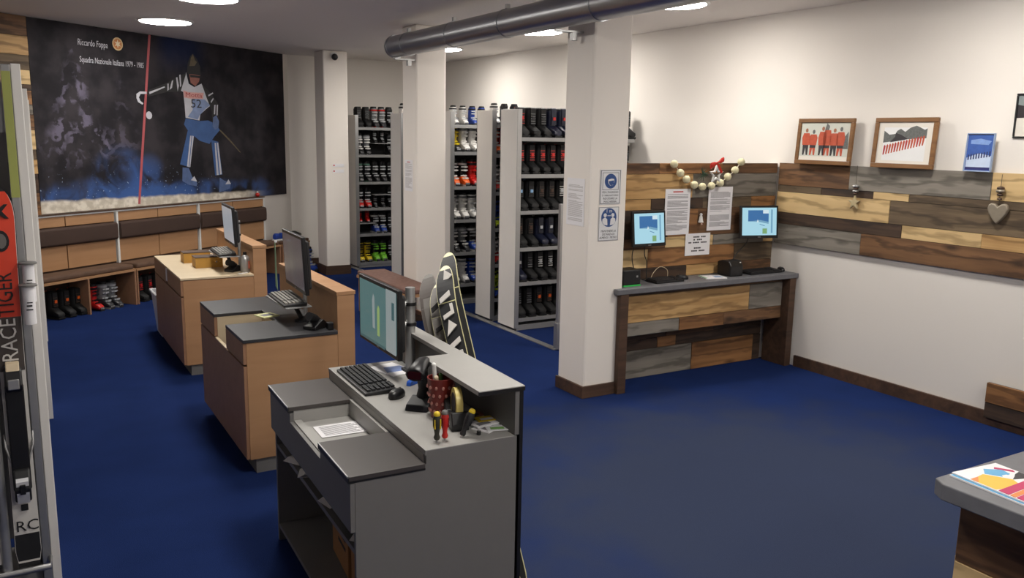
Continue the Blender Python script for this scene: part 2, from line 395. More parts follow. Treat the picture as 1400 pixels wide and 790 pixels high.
# ------------------------------------------------------------------ reclaimed wood boards
W_Y = wood('plank_yellow', (202, 164, 110), (158, 118, 70), .65, 14, .45)
W_LY = wood('plank_pale_yellow', (216, 186, 136), (190, 158, 108), .65, 10, .35)
W_O = wood('plank_orange', (160, 114, 70), (104, 68, 38), .65, 16, .5)
W_B = wood('plank_brown', (126, 91, 60), (74, 49, 31), .7, 16, .5)
W_D = wood('plank_dark_brown', (78, 58, 44), (46, 34, 26), .7, 16, .5)
W_G = wood('plank_grey', (138, 131, 121), (98, 92, 83), .75, 12, .45)
W_GB = wood('plank_grey_brown', (116, 98, 75), (72, 58, 44), .75, 14, .55)
_pr = random.Random(3)
def plank(parent, m, a0, a1, z0, z1, y=0.0, t=0.022, gap=0.0015, rest=None):
    """one board on a local frame: along local x from a0 to a1, height z0..z1, its face towards -y; mesh centred on its own origin"""
    th = t + _pr.uniform(-.003, .004)
    l, h = (a1 - a0)/2 - gap, (z1 - z0)/2 - gap
    o = MB().box(-l, l, -th, 0, -h, h).build('plank', m, parent, bevel=.0015)
    o.location = ((a0 + a1)/2, y, (z0 + z1)/2)
    return o
# right wall: local x runs towards the viewer (-Y), face towards -X
def backing(name, label, loc, rz, x0, x1, z0, z1, t=.008):
    o = MB().box(x0, x1, -t, 0, z0, z1).build(name, M_BLACKEDGE); o.location = loc; o.rotation_euler = (0, 0, rz)
    return struct(name, o, label)
tr = backing('trim_1', 'band of mixed reclaimed boards along the right wall', (XR, 5.43, 0), -PI/2, 0, 4.6, 1.092, 1.808)
Y2 = lambda y: 5.43 - y
rows = [((1.614, 1.811), [(5.43, 4.674, W_B), (4.674, 3.483, W_G), (3.483, 2.6, W_LY), (2.6, 1.6, W_B), (1.6, .83, W_G)]),
        ((1.555, 1.614), [(5.43, 4.95, W_GB), (4.95, 4.431, W_D), (4.431, 4.115, W_LY), (4.115, 2.9, W_GB), (2.9, .83, W_Y)]),
        ((1.372, 1.555), [(5.43, 4.273, W_LY), (4.273, 3.0, W_GB), (3.0, 1.9, W_B), (1.9, .83, W_Y)]),
        ((1.268, 1.372), [(5.43, 4.152, W_D), (4.152, 3.51, W_LY), (3.51, 2.8, W_Y), (2.8, .83, W_GB)]),
        ((1.090, 1.268), [(5.43, 4.513, W_G), (4.513, 2.7, W_B), (2.7, 1.7, W_G), (1.7, .83, W_O)])]
for (z0, z1), segs in rows:
    for a, b, m in segs: plank(tr, m, Y2(a), Y2(b), z0, z1, y=-.008)
tr = backing('trim_2', 'low patch of boards near the floor of the right wall', (XR-.0225, 3.335, 0), -PI/2, 0, 1.6, .06, .318)
for (z0, z1), segs in [((.175, .32), [(0, .9, W_O), (.9, 1.6, W_B)]), ((.06, .175), [(0, 1.1, W_D), (1.1, 1.6, W_GB)])]:
    for a, b, m in segs: plank(tr, m, a, b, z0, z1, y=-.008)
# slanted wall left of the mural
x0, y0 = wp(0)
tr = backing('trim_3', 'reclaimed boards on the wall left of the mural', (x0, y0, 0), A36, -4.0, .285, 0.0, CEIL-.002)
z = CEIL - .004; pal = [W_B, W_Y, W_GB, W_LY, W_D, W_O, W_G, W_B, W_LY, W_GB, W_Y, W_D, W_B, W_O, W_G, W_Y, W_B, W_D]
hs = [.20, .19, .145, .145, .06, .14, .1, .16, .2, .1, .15, .2, .14, .18, .2, .16, .3, .36]
for i, (m, h) in enumerate(zip(pal, hs)):
    z1 = max(z - h, 0.002)
    cuts = sorted([-4.0, .285, -1.0 - .5*((i*7) % 4), -2.9 + .3*((i*5) % 4)])
    for k in range(3): plank(tr, pal[(i + 5*k) % len(pal)] if k != 2 else m, cuts[k], cuts[k+1], z1, z, y=-.008, t=.014)
    z = z1
    if z <= .003: break

# kiosk partition: half height, boarded towards the viewer
KX0, KX1, KY = 4.075, 5.975, 5.45
o = B('kiosk_partition', M_COLW, None, KX0-.0, XR-.002, KY+.024, KY+.12, 0, 1.80)
struct('wall_kiosk', o, 'half-height partition covered with reclaimed boards behind the kiosk')
rows = [((1.717, 1.806), [(4.075, 4.60, W_B), (4.60, 5.3, W_O), (5.3, 5.975, W_B)]),
        ((1.514, 1.717), [(4.075, 4.97, W_Y), (4.97, 5.975, W_G)]),
        ((1.423, 1.514), [(4.075, 4.53, W_Y), (4.53, 5.1, W_D), (5.1, 5.674, W_GB), (5.674, 5.975, W_O)]),
        ((1.19, 1.423), [(4.075, 4.72, W_D), (4.72, 5.05, W_O), (5.05, 5.55, W_B), (5.55, 5.975, W_D)]),
        ((1.10, 1.19), [(4.075, 4.70, W_B), (4.70, 5.24, W_LY), (5.24, 5.85, W_G), (5.85, 5.975, W_Y)]),
        ((.94, 1.10), [(4.075, 4.52, W_LY), (4.52, 5.5, W_O), (5.5, 5.975, W_GB)]),
        ((.846, .94), [(4.075, 4.95, W_D), (4.95, 5.5, W_Y), (5.5, 5.975, W_B)])]
for (z0, z1), segs in rows:
    for a, b, m in segs: 
        p = plank(o, m, a, b, z0, z1, y=KY+.024)
# lower recessed boarding
rows = [((.335, .44), [(4.075, 4.75, W_D), (4.75, 5.3, W_B), (5.3, 5.898, W_D)]),
        ((.243, .335), [(4.075, 4.66, W_D), (4.66, 4.865, W_O), (4.865, 5.898, W_D)]),
        ((.002, .243), [(4.075, 5.055, W_G), (5.055, 5.80, W_O), (5.80, 5.898, W_D)])]
for (z0, z1), segs in rows:
    for a, b, m in segs: plank(o, m, a, b, z0, z1, y=KY+.024, t=.03)

# kiosk counter
k = thing('kiosk_counter', 'long counter with grey top and reclaimed wood front', 'counter', (5.0, 5.3, 0))
MB().prism([(-1.02,-.165),(.994,-.165),(.994,.122),(-.922,.122),(-.922,-.11),(-1.02,-.11)], .803, .845).build('worktop', M_SLATEW, k, bevel=.004)
LEG = [(-.985, -.905, -.158, -.110), (.90, .975, -.158, .118)]
for a0, a1, b0, b1 in LEG: B('leg', M_DARKW, k, a0, a1, b0, b1, 0, .802, bevel=.003)
fb = B('front_panel', M_BLACKEDGE, k, -.90, .895, -.06, .0, .43, .80)
rows = [((.765, .801), [(-.90, -.2, W_D), (-.2, .895, W_B)]),
        ((.545, .765), [(-.90, .49, W_Y), (.49, .895, W_G)]),
        ((.435, .545), [(-.90, -.30, W_G), (-.30, .2, W_O), (.2, .895, W_B)])]
for (z0, z1), segs in rows:
    for a, b, m in segs: plank(fb, m, a, b, z0, z1, y=-.06, t=.015)

# service counter at the lower right
k = thing('service_counter', 'near counter corner with grey top and board cladding', 'counter', (2.52, 1.56, 0))
MB().prism([(0, -.045), (.03, 0), (1.6, 0), (1.6, -.9), (-.01, -.9)], .865, .92).build('worktop', M_SLATEW, k, bevel=.004)
bd = B('body', M_BLACKEDGE, k, .11, 1.55, -.88, -.06, 0, .864)
rows = [((.64, .862), [(0, .82, W_B)]), ((.48, .64), [(0, .30, W_LY), (.30, .82, W_O)]), ((.34, .48), [(0, .35, W_G), (.35, .82, W_D)]), ((.17, .34), [(0, .82, W_O)]), ((.0, .17), [(0, .5, W_D), (.5, .82, W_B)])]
for (z0, z1), segs in rows:
    for a, b, m in segs:
        p = plank(bd, m, a, b, z0, z1); p.rotation_euler = (0, 0, -PI/2); p.location = (.11, -.06 - (a + b)/2, (z0 + z1)/2)
        q = plank(bd, m, a*1.72, b*1.72, z0, z1); q.rotation_euler = (0, 0, PI); q.location = (.13 + 1.72*(a + b)/2, -.06, (z0 + z1)/2)
def leaflet(label, loc, rz, w, h, art, t=.004):
    o = thing('leaflet', label, 'leaflet', loc, rz)
    B('sheets', M_PAPER, o, -w/2, w/2, -h/2, h/2, 0, t)
    for i, (nm, poly, m) in enumerate(art):
        MB().prism(poly, t, t + .0004 + .0002*i).build(nm, m, o)
    return o
P_Y = mat('print_yellow', (236, 190, 70), .5); P_M = mat('print_magenta', (190, 44, 96), .5); P_C = mat('print_light_blue', (96, 170, 214), .5); P_K = mat('print_black', (40, 38, 44), .5)
P_O = mat('print_orange', (226, 140, 74), .5); P_P = mat('print_purple', (96, 62, 140), .5)
leaflet('blue-edged leaflet lying under the colourful one on the near counter', (2.700, 1.400, .92), -.08, .215, .275, [('blue_edge', [(-.105,-.135),(.105,-.135),(.105,.135),(-.105,.135)], P_C)], .005)
sc_ = lambda pts: [(x*.86, y*.86) for x, y in pts]
leaflet('colourful yellow and magenta leaflet on the near counter', (2.712, 1.400, .9262), -.10, .215, .275,
        [('yellow_field', sc_([(-.12,.08),(-.12,-.02),(0,-.04),(.03,.02),(-.03,.10)]), P_Y), ('orange_corner', sc_([(-.12,.085),(-.07,.09),(-.12,.05)]), P_O), ('figure_blue', sc_([(-.02,.10),(.02,.05),(.07,.06),(.08,.10),(.02,.135)]), P_C),
         ('figure_helmet', sc_([(.012,.045),(.03,.03),(.055,.04),(.05,.06),(.025,.062)]), M_PAPER), ('figure_arm', sc_([(.06,.12),(.075,.13),(.115,.08),(.105,.065)]), P_M),
         ('figure_dark', sc_([(.03,.02),(.12,.0),(.12,.06),(.085,.05),(.06,.035)]), P_K), ('stripe_a', sc_([(-.12,-.03),(.122,-.0),(.122,-.035),(-.12,-.07)]), P_M),
         ('stripe_b', sc_([(-.12,-.075),(.122,-.04),(.122,-.06),(-.12,-.095)]), P_O), ('stripe_c', sc_([(-.12,-.10),(.122,-.065),(.122,-.10),(-.12,-.13)]), P_M), ('stripe_d', sc_([(-.12,-.134),(.122,-.104),(.122,-.15),(-.12,-.155)]), P_P)])
# ------------------------------------------------------------------ mural
def mural_mat():
    m, nt, p = nodes_of('mural_print')
    N = nt.nodes.new; L = nt.links.new
    p.inputs['Roughness'].default_value = .8; p.inputs['Specular IOR Level'].default_value = .2
    tc = N('ShaderNodeTexCoord'); sp = N('ShaderNodeSeparateXYZ'); L(tc.outputs['Object'], sp.inputs[0])
    X, Z = sp.outputs['X'], sp.outputs['Z']
    def mth(op, a, b=None, c=None, clamp=False):
        n = N('ShaderNodeMath'); n.operation = op; n.use_clamp = clamp
        for i, v in enumerate((a, b, c)):
            if v is None: continue
            if isinstance(v, (int, float)): n.inputs[i].default_value = v
            else: L(v, n.inputs[i])
        return n.outputs[0]
    def noise(scale, detail=4, dist=0.0, sc=(1,1,1)):
        mp = N('ShaderNodeMapping'); mp.inputs['Scale'].default_value = sc; L(tc.outputs['Object'], mp.inputs['Vector'])
        n = N('ShaderNodeTexNoise'); n.inputs['Scale'].default_value = scale; n.inputs['Detail'].default_value = detail; n.inputs['Distortion'].default_value = dist
        L(mp.outputs[0], n.inputs['Vector']); return n.outputs['Fac']
    def rng(v, a, b, c=0.0, d=1.0):
        n = N('ShaderNodeMapRange'); n.interpolation_type = 'SMOOTHSTEP'
        for i, q in zip(('From Min', 'From Max', 'To Min', 'To Max'), (a, b, c, d)): n.inputs[i].default_value = q
        L(v, n.inputs['Value']); return n.outputs['Result']
    def mix(f, a, b):
        n = N('ShaderNodeMix'); n.data_type = 'RGBA'
        if isinstance(f, (int, float)): n.inputs['Factor'].default_value = f
        else: L(f, n.inputs['Factor'])
        for i, v in ((6, a), (7, b)):
            if isinstance(v, tuple): n.inputs[i].default_value = v
            else: L(v, n.inputs[i])
        return n.outputs[2]
    col = mix(rng(noise(3.0, 5), .35, .7), lin((34, 32, 36)), lin((58, 54, 58)))
    def tree(cx, apex, slope):
        hw = mth('MULTIPLY', mth('SUBTRACT', apex, Z), slope)
        d = mth('SUBTRACT', hw, mth('ABSOLUTE', mth('SUBTRACT', X, cx)))
        d = mth('MULTIPLY_ADD', mth('SUBTRACT', noise(7, 4), .5), .35, d)
        return rng(d, 0.0, .18)
    def boughs(cx, k):      # drooping snow-laden branches: bands that fall away from the trunk
        drop = mth('ADD', Z, mth('MULTIPLY', mth('ABSOLUTE', mth('SUBTRACT', X, cx)), .75))
        wav = mth('SINE', mth('MULTIPLY_ADD', mth('SUBTRACT', noise(4.6, 5), .5), 22.0, mth('MULTIPLY', drop, k)))
        return mth('MULTIPLY', rng(wav, -.1, .75), rng(noise(4.5, 5, .4), .40, .60))
    for cx, ap, sl, amt, k in ((.80, 3.0, .42, .75, 26.0), (1.42, 2.75, .32, .32, 30.0), (.22, 2.55, .3, .4, 28.0)):
        f = mth('MULTIPLY', mth('MULTIPLY', tree(cx, ap, sl), boughs(cx, k)), amt)
        f = mth('MULTIPLY', f, rng(Z, 1.5, 1.85))
        col = mix(f, col, lin((112, 106, 126)))
    def puff(cx, cz, rx, rz):
        dx = mth('DIVIDE', mth('SUBTRACT', X, cx), rx); dz = mth('DIVIDE', mth('SUBTRACT', Z, cz), rz)
        return rng(mth('ADD', mth('MULTIPLY', dx, dx), mth('MULTIPLY', dz, dz)), 1.0, 0.0)
    cloud = rng(noise(3.0, 5, .6), .34, .62)
    for cx, cz, rx, rz, a in ((1.3, 1.2, 1.5, .32, .8), (1.35, 1.42, .5, .45, .7), (1.75, 1.38, .35, .40, .6), (2.6, 1.2, 1.2, .22, .8), (3.6, 1.15, .5, .28, .6), (.5, 1.2, .5, .2, .7)):
        col = mix(mth('MULTIPLY', mth('MULTIPLY', puff(cx, cz, rx, rz), cloud), a), col, lin((64, 96, 156)))
    sky = mth('MULTIPLY', rng(Z, 2.6, 3.05), mth('MULTIPLY', rng(X, 1.9, 2.2), rng(X, 2.9, 2.5)))
    col = mix(mth('MULTIPLY', sky, .6), col, lin((24, 42, 84)))
    fleck = mth('MULTIPLY', rng(noise(38, 1), .70, .76), mth('MULTIPLY', rng(Z, 1.7, 1.25), rng(X, 3.4, 2.4)))
    col = mix(mth('MULTIPLY', fleck, .8), col, lin((170, 190, 220)))
    edge = mth('ADD', mth('MULTIPLY_ADD', X, -.016, 1.245), mth('MULTIPLY', mth('SUBTRACT', noise(5, 5), .5), .06))
    snow = mth('MULTIPLY', rng(mth('SUBTRACT', edge, Z), -.01, .03), rng(X, 3.95, 3.3))
    col = mix(snow, col, mix(rng(noise(12, 4), .4, .65), lin((196, 186, 170)), lin((228, 220, 206))))
    L(col, p.inputs['Base Color'])
    return m
x0, y0 = wp(0)
mu = thing('mural', 'large dark mural of a ski racer passing a red pole', 'mural', (x0, y0, 0), A36)
B('board', mural_mat(), mu, .288, 4.33, -.022, -.001, 1.10, CEIL-.006)
pr = {'bib':[(2.439,2.717),(2.474,2.582),(2.566,2.545),(2.696,2.596),(2.766,2.458),(2.85,2.333),(2.755,2.277),(2.65,2.209),(2.63,2.131),(2.394,2.159),(2.388,2.314),(2.375,2.476),(2.325,2.491)],
'hat':[(2.453,2.718),(2.474,2.831),(2.521,2.922),(2.569,2.957),(2.634,2.895),(2.682,2.81),(2.688,2.697),(2.576,2.702),(2.482,2.695)],
'face':[(2.489,2.7),(2.576,2.702),(2.678,2.694),(2.651,2.618),(2.584,2.558),(2.506,2.596)],
'arm_r':[(2.438,2.704),(2.328,2.672),(2.123,2.572),(1.831,2.471),(1.791,2.433),(1.819,2.392),(2.115,2.462),(2.331,2.474)],
'arm_l':[(2.703,2.583),(2.807,2.525),(2.911,2.427),(2.988,2.338),(2.979,2.073),(2.923,2.025),(2.861,2.045),(2.856,2.255),(2.772,2.428)],
'pants':[(2.394,2.151),(2.63,2.124),(2.782,2.135),(2.92,2.093),(2.991,2.015),(2.88,1.926),(2.789,1.834),(2.62,1.873),(2.434,1.987),(2.361,2.075)],
'leg1':[(2.418,2.0),(2.526,1.95),(2.421,1.539),(2.262,1.581)],'st1':[(2.455,1.936),(2.476,1.936),(2.404,1.544),(2.374,1.553)],'st1b':[(2.49,1.937),(2.514,1.932),(2.429,1.541),(2.415,1.544)],
'leg2':[(2.822,1.886),(2.951,1.86),(3.001,1.429),(2.867,1.42)],'st2':[(2.882,1.847),(2.905,1.847),(2.932,1.426),(2.894,1.424)],'st2b':[(2.924,1.847),(2.946,1.847),(2.99,1.435),(2.955,1.43)],
'boot1':[(2.301,1.542),(2.404,1.531),(2.456,1.421),(2.542,1.334),(2.525,1.295),(2.389,1.32),(2.286,1.371)],'boot2':[(2.952,1.39),(3.034,1.346),(3.157,1.308),(3.137,1.237),(2.925,1.193)],
'b1w':[(2.428,1.375),(2.491,1.425),(2.536,1.353)],'b2w':[(3.051,1.296),(3.113,1.359),(3.157,1.297)],
'glove':[(1.638,2.414),(1.692,2.445),(1.792,2.448),(1.79,2.421),(1.699,2.417),(1.671,2.375),(1.692,2.334),(1.733,2.312),(1.719,2.293),(1.655,2.321),(1.635,2.367)],
'glove2':[(2.877,2.177),(2.935,2.205),(2.982,2.126),(2.962,2.041),(2.901,2.019),(2.858,2.058)],
's1':[(2.197,2.601),(2.217,2.608),(2.191,2.515),(2.149,2.489)],'s2':[(2.266,2.643),(2.286,2.649),(2.306,2.547),(2.281,2.479)],'s3':[(2.122,2.558),(2.139,2.564),(2.136,2.488),(2.116,2.475)],'s4':[(2.321,2.679),(2.342,2.685),(2.346,2.549),(2.325,2.531)],
's5':[(1.829,2.447),(2.071,2.526),(2.08,2.514),(1.833,2.421)],'s6':[(2.803,2.46),(2.886,2.496),(2.896,2.483),(2.809,2.442)],'s7':[(2.842,2.379),(2.889,2.426),(2.899,2.413),(2.851,2.359)],'s8':[(2.905,2.335),(2.928,2.341),(2.913,2.217),(2.891,2.216)],'s9':[(2.95,2.337),(2.973,2.343),(2.957,2.205),(2.938,2.205)],
'band':[(2.376,2.494),(2.467,2.476),(2.725,2.482),(2.709,2.404),(2.479,2.399),(2.384,2.409)],
'pole':[(1.868,3.11),(1.902,3.11),(1.60,1.124),(1.566,1.126)],'pole2':[(2.999,2.02),(3.165,1.901),(3.373,1.723),(3.365,1.714),(3.145,1.888),(2.983,2.007)]}
MU = {'w': mat('mural_white', (196, 196, 204), .5, vary=.15, scale=12), 'k': mat('mural_black', (24, 23, 26), .5), 'b': mat('mural_blue', (58, 92, 146), .5, vary=.35, scale=9),
      'r': mat('mural_red', (176, 84, 88), .5, vary=.2, scale=6), 'f': mat('mural_face', (150, 92, 80), .5, vary=.2, scale=20), 'o': mat('mural_olive', (96, 84, 62), .5, vary=.4, scale=30), 'n': mat('mural_navy', (84, 104, 146), .5, vary=.4, scale=20), 'p': mat('mural_pink', (214, 160, 154), .5)}
sk = flat('skier_bib', pr['bib'], MU['w'], mu, -.022)
for nm, key, mk, lv in [('skier_arm', 'arm_r', 'k', 0), ('skier_arm', 'arm_l', 'k', 0), ('skier_trousers', 'pants', 'b', 0), ('skier_leg', 'leg1', 'b', 1), ('skier_leg', 'leg2', 'b', 1),
        ('skier_boot', 'boot1', 'n', 0), ('skier_boot', 'boot2', 'n', 0), ('skier_hat', 'hat', 'k', 1), ('skier_face', 'face', 'f', 2), ('skier_glove', 'glove', 'w', 1), ('skier_glove', 'glove2', 'n', 2),
        ('gate_pole', 'pole', 'r', 0), ('ski_pole', 'pole2', 'o', 0), ('bib_band', 'band', 'p', 2),
        ] + [('white_stripe', q, 'w', 3) for q in ('st1', 'st1b', 'st2', 'st2b', 's1', 's2', 's3', 's4', 's5', 's6', 's7', 's8', 's9', 'b1w', 'b2w')]:
    flat(nm, pr[key], MU[mk], mu, -.0222 - .0007*lv)
flat('bib_shade', [(2.52,2.40),(2.74,2.40),(2.83,2.33),(2.74,2.28),(2.63,2.19),(2.60,2.14),(2.43,2.17),(2.52,2.26)], mat('mural_pale_blue', (128, 146, 184), .5, vary=.3, scale=14), mu, -.0230)
flat('hat_crest', [(2.50,2.80),(2.53,2.90),(2.565,2.95),(2.60,2.88),(2.63,2.86),(2.59,2.81)], MU['o'], mu, -.0238)
flat('goggles', [(2.50,2.695),(2.676,2.69),(2.672,2.66),(2.58,2.665),(2.505,2.662)], MU['k'], mu, -.0246)
flat('pole_basket', disc(1.808, 2.172, .046, 16), MU['w'], mu, -.0236)
text('52', .16, MU['k'], mu, (2.585, -.0236, 2.335), height=.105, width=.18)
text('Motta', .08, mat('mural_band_red', (170, 60, 62), .5), mu, (2.55, -.0246, 2.443), width=.28, height=.055)
text('Riccardo Foppa', .1, MU['w'], mu, (1.075, -.0226, 2.925), width=.39, height=.088, shear=.1)
text('Squadra Nazionale Italiana 1979 - 1985', .1, MU['w'], mu, (1.33, -.0226, 2.744), width=.88, height=.082, shear=.1)
em = flat('emblem', disc(1.412, 2.957, .073, 24), mat('emblem_cream', (214, 186, 140), .5), mu, -.022)
flat('emblem_ring', disc(1.412, 2.957, .058, 20), mat('emblem_orange', (196, 128, 74), .5, vary=.3, scale=40), em, -.0228)
flat('emblem_star', [(1.412 + (.05 if i % 2 else .02)*math.cos(i*PI/6), 2.957 + (.05 if i % 2 else .02)*math.sin(i*PI/6)) for i in range(12)], mat('emblem_pale', (226, 212, 184), .5), em, -.0236)

# ------------------------------------------------------------------ benches under the mural
M_ROLL = mat('brown_roll_upholstery', (66, 48, 40), .8, vary=.12, scale=7, bump=.1, bscale=250)
M_SEAT = mat('mottled_brown_upholstery', (96, 72, 56), .8, vary=.35, scale=16, bump=.15, bscale=200)
def bench_unit(label, s0, s1, joint):
    W = s1 - s0
    px_, py_ = wp(s0)
    t = thing('upholstered_bench', label, 'bench', (px_, py_, 0), A36, 'benches below the mural')
    g = .004
    B('back_frame', M_DARKW, t, g, W-g, -.045, -.024, .30, 1.075)
    for a, b in ((.03, joint-.006), (joint+.006, W-.012)):
        B('back_board', M_BEECH, t, a, b, -.062, -.046, .955, 1.062, bevel=.002)
        B('back_board', M_BEECH, t, a, b, -.062, -.046, .49, .745, bevel=.002)
    for a in (0.002,) + ((W-.020,) if s1 > 3.7 else ()):
        B('white_post', M_WHITEP, t, a, a+.026, -.075, -.024, .47, 1.075)
    B('top_rail', M_WHITEP, t, g, W-g, -.075, -.024, 1.066, 1.082); B('top_cap', M_DARKW, t, g, W-g, -.085, -.024, 1.083, 1.095)
    prof = [(-.063,.75),(-.095,.752),(-.112,.77),(-.116,.85),(-.112,.928),(-.095,.945),(-.063,.948)]
    MB().prism(prof, .03, W-.005, 'x').build('back_roll', M_ROLL, t, True, bevel=.008)
    B('seat_board', M_BEECH, t, g, W-g, -.345, -.046, .395, .42)
    MB().box(.02, W-.02, -.335, -.066, .42, .475).build('seat_cushion', M_SEAT, t, bevel=.018)
    for a in (g, W/2-.01, W-.02-g): B('side_panel', M_BEECH_SHADED, t, a, a+.02, -.34, -.03, 0, .394)
    B('inner_back', M_DARKW, t, g, W-g, -.045, -.026, 0, .30)
    return t
bench_unit('left bench unit below the mural, beside the ski racks', -.1, 1.185, .63)
bench_unit('middle bench unit below the mural', 1.19, 2.475, .63)
bench_unit('right bench unit below the mural, partly behind the far desk', 2.48, 3.77, .65)
qx, qy = wp(3.65, .055)
t = thing('small_toy', 'tiny red ball-shaped toy on top of the bench back', 'toy', (qx, qy, 1.095))
MB().ball((0,0,.03), .03, 12, 8).build('body', M_RED, t, True); MB().ball((0,0,.066), .014, 8, 6).build('knob', M_WHITEP, t, True)
px_, py_ = wp(3.80)
t = thing('low_bench', 'low brown bench in the corner right of the mural benches', 'bench', (px_, py_, 0), A36)
B('seat_board', M_BEECH, t, 0, .62, -.36, -.01, .39, .415); MB().box(.01, .61, -.35, -.02, .415, .455).build('seat_cushion', M_SEAT, t, bevel=.012)
for a in (0, .60): B('side_panel', M_BEECH_SHADED, t, a, a+.02, -.35, -.01, 0, .389)

# ------------------------------------------------------------------ service desks in the aisle
def wood_desk(label, loc, W, L, top_m, notch):
    t = thing('service_desk', label, 'desk', loc)
    TH = .82; u1 = W - .11
    B('plinth', M_GREYLAM, t, .055, W-.05, .012, L-.03, 0, .088)
    B('end_panel', M_BEECH, t, .02, u1, 0, .02, .09, TH-.021, bevel=.0015)
    B('end_panel', M_BEECH, t, .02, u1, L-.02, L, .09, TH-.021, bevel=.0015)
    bk = MB().box(u1+.001, W, 0, L, .09, 1.035).build('back_wall', M_BEECH, t, bevel=.0015)
    B('cap', M_BEECH, bk, u1-.004, W+.006, -.004, L+.004, 1.036, 1.06, bevel=.003)
    B('base_board', M_BEECH_SHADED, t, .02, u1, .021, L-.021, .09, .11)
    if notch:
        n0, n1, nu = notch
        MB().prism([(0,-.006),(u1,-.006),(u1,L),(0,L),(0,n1),(nu,n1),(nu,n0),(0,n0)], TH-.02, TH).build('worktop', top_m, t, bevel=.002)
        B('drawer', M_BEECH_SHADED, t, 0, .02, .003, n0-.002, .672, TH-.022, bevel=.0015)
        B('drawer', M_BEECH_SHADED, t, 0, .02, n1+.002, L-.003, .672, TH-.022, bevel=.0015)
        wl = MB().box(.021, nu, n0-.018, n0-.001, .60, TH-.021).box(.021, nu, n1+.001, n1+.018, .60, TH-.021).box(nu, nu+.016, n0-.018, n1+.018, .60, TH-.021).build('well_lining', M_WTOP, t)
        B('well_floor', M_GREYLAM, t, .021, nu, n0, n1, .60, .615)
        dr = B('front_panel', M_BEECH_SHADED, t, 0, .02, .003, L-.003, .095, .66, bevel=.0015)
        B('rim', M_WTOP, dr, .0, .02, n0+.004, n1-.004, .6605, .668)
    else:
        MB().prism([(0,-.006),(u1,-.006),(u1,L),(0,L)], TH-.016, TH).build('worktop', top_m, t, bevel=.0015)
        B('drawer', M_BEECH_SHADED, t, 0, .02, .003, L*.47, .672, TH-.018, bevel=.0015)
        B('drawer', M_BEECH_SHADED, t, 0, .02, L*.53, L-.003, .672, TH-.018, bevel=.0015)
        B('label_plate', M_PAPER, t, -.002, .006, L*.475, L*.525, .69, TH-.02)
        dr = B('front_panel', M_BEECH_SHADED, t, 0, .02, .003, L-.003, .095, .66, bevel=.0015)
    return t
wood_desk('beech desk with a black notched worktop, middle of the three desks', (1.075, 4.86, 0), .675, 1.28, M_BLACKTOP, (.455, .80, .31))
wood_desk('beech desk with a pale top, farthest of the three desks', (1.115, 7.18, 0), .695, 1.44, M_WTOP, None)

t = thing('grey_desk', 'grey laminate desk with two lids and open shelves, nearest the viewer', 'desk', (.957, 2.733, 0), math.radians(-2))
L1, W1 = 1.25, .70
for v in (0, L1-.02):
    MB().prism([(.018,0),(.675,0),(.675,.848),(.292,.848),(.292,.797),(.018,.797)], v, v+.02, 'y').build('end_panel', M_GREYLAM, t, bevel=.001)
MB().prism([(0,.585),(L1,.585),(L1,.772),(.866,.772),(.866,.732),(.386,.732),(.386,.772),(0,.772)], 0, .017, 'x').build('front_panel', M_GREYLAM, t, bevel=.001)
for v0, v1 in ((-.002, .386), (.866, L1+.002)):
    ld = B('lid', M_GREYLID, t, -.004, .288, v0, v1, .782, .80, bevel=.0015)
    B('lid_edge', M_BLACKEDGE, ld, -.008, -.0045, v0, v1, .776, .797)
    B('lid_line', M_BLACKEDGE, ld, -.004, .288, v0-.001 if v0 < .1 else v0+.001, v0+.004, .776, .7818)
    B('handle_strip', M_ALU, ld, -.010, -.005, v0+.004, v1-.004, .797, .802)
tray = B('tray', M_GREYTOP, t, .018, .288, .37, .884, .70, .722)
B('tray_side', M_GREYTOP, tray, .018, .288, .372, .385, .7225, .781); B('tray_side', M_GREYTOP, tray, .018, .288, .867, .88, .7225, .781)
B('tray_back', M_GREYTOP, tray, .274, .2885, .386, .866, .7225, .80)
B('tray_rim', M_GREYTOP, tray, .0175, .05, .388, .864, .7225, .738)
B('riser', M_GREYTOP, t, .289, .299, .0205, L1-.0205, .70, .8295)
B('worktop', M_GREYTOP, t, .289, .664, .0005, L1-.0005, .83, .851, bevel=.001)
B('back_wall', M_GREYLAM, t, .665, .684, .0, L1, .852, 1.03)
B('outer_back', M_BLACKEDGE, t, .685, .70, -.002, L1, 0, 1.03)
B('lower_back', M_GREYLAM, t, .66, .675, .021, L1-.021, 0.1, .829)
B('shelf', M_GREYLAM, t, .022, .655, .021, L1-.021, .485, .505); B('bottom_board', M_GREYLAM, t, .02, .659, .021, L1-.021, .07, .09)
B('divider', M_GREYTOP, t, .58, .664, .50, .515, .852, 1.029)
up_ = MB().prism([(.505,-.006),(.704,-.006),(.704,L1),(.63,L1),(.63,.56),(.505,.56)], 1.031, 1.05).build('upper_shelf', M_GREYTOP, t, bevel=.0015)
MB().prism([(.5045,-.0065),(.7045,-.0065),(.7045,.0),(.5045,.0)], 1.0305, 1.046).build('dark_edge', M_BLACKEDGE, up_)
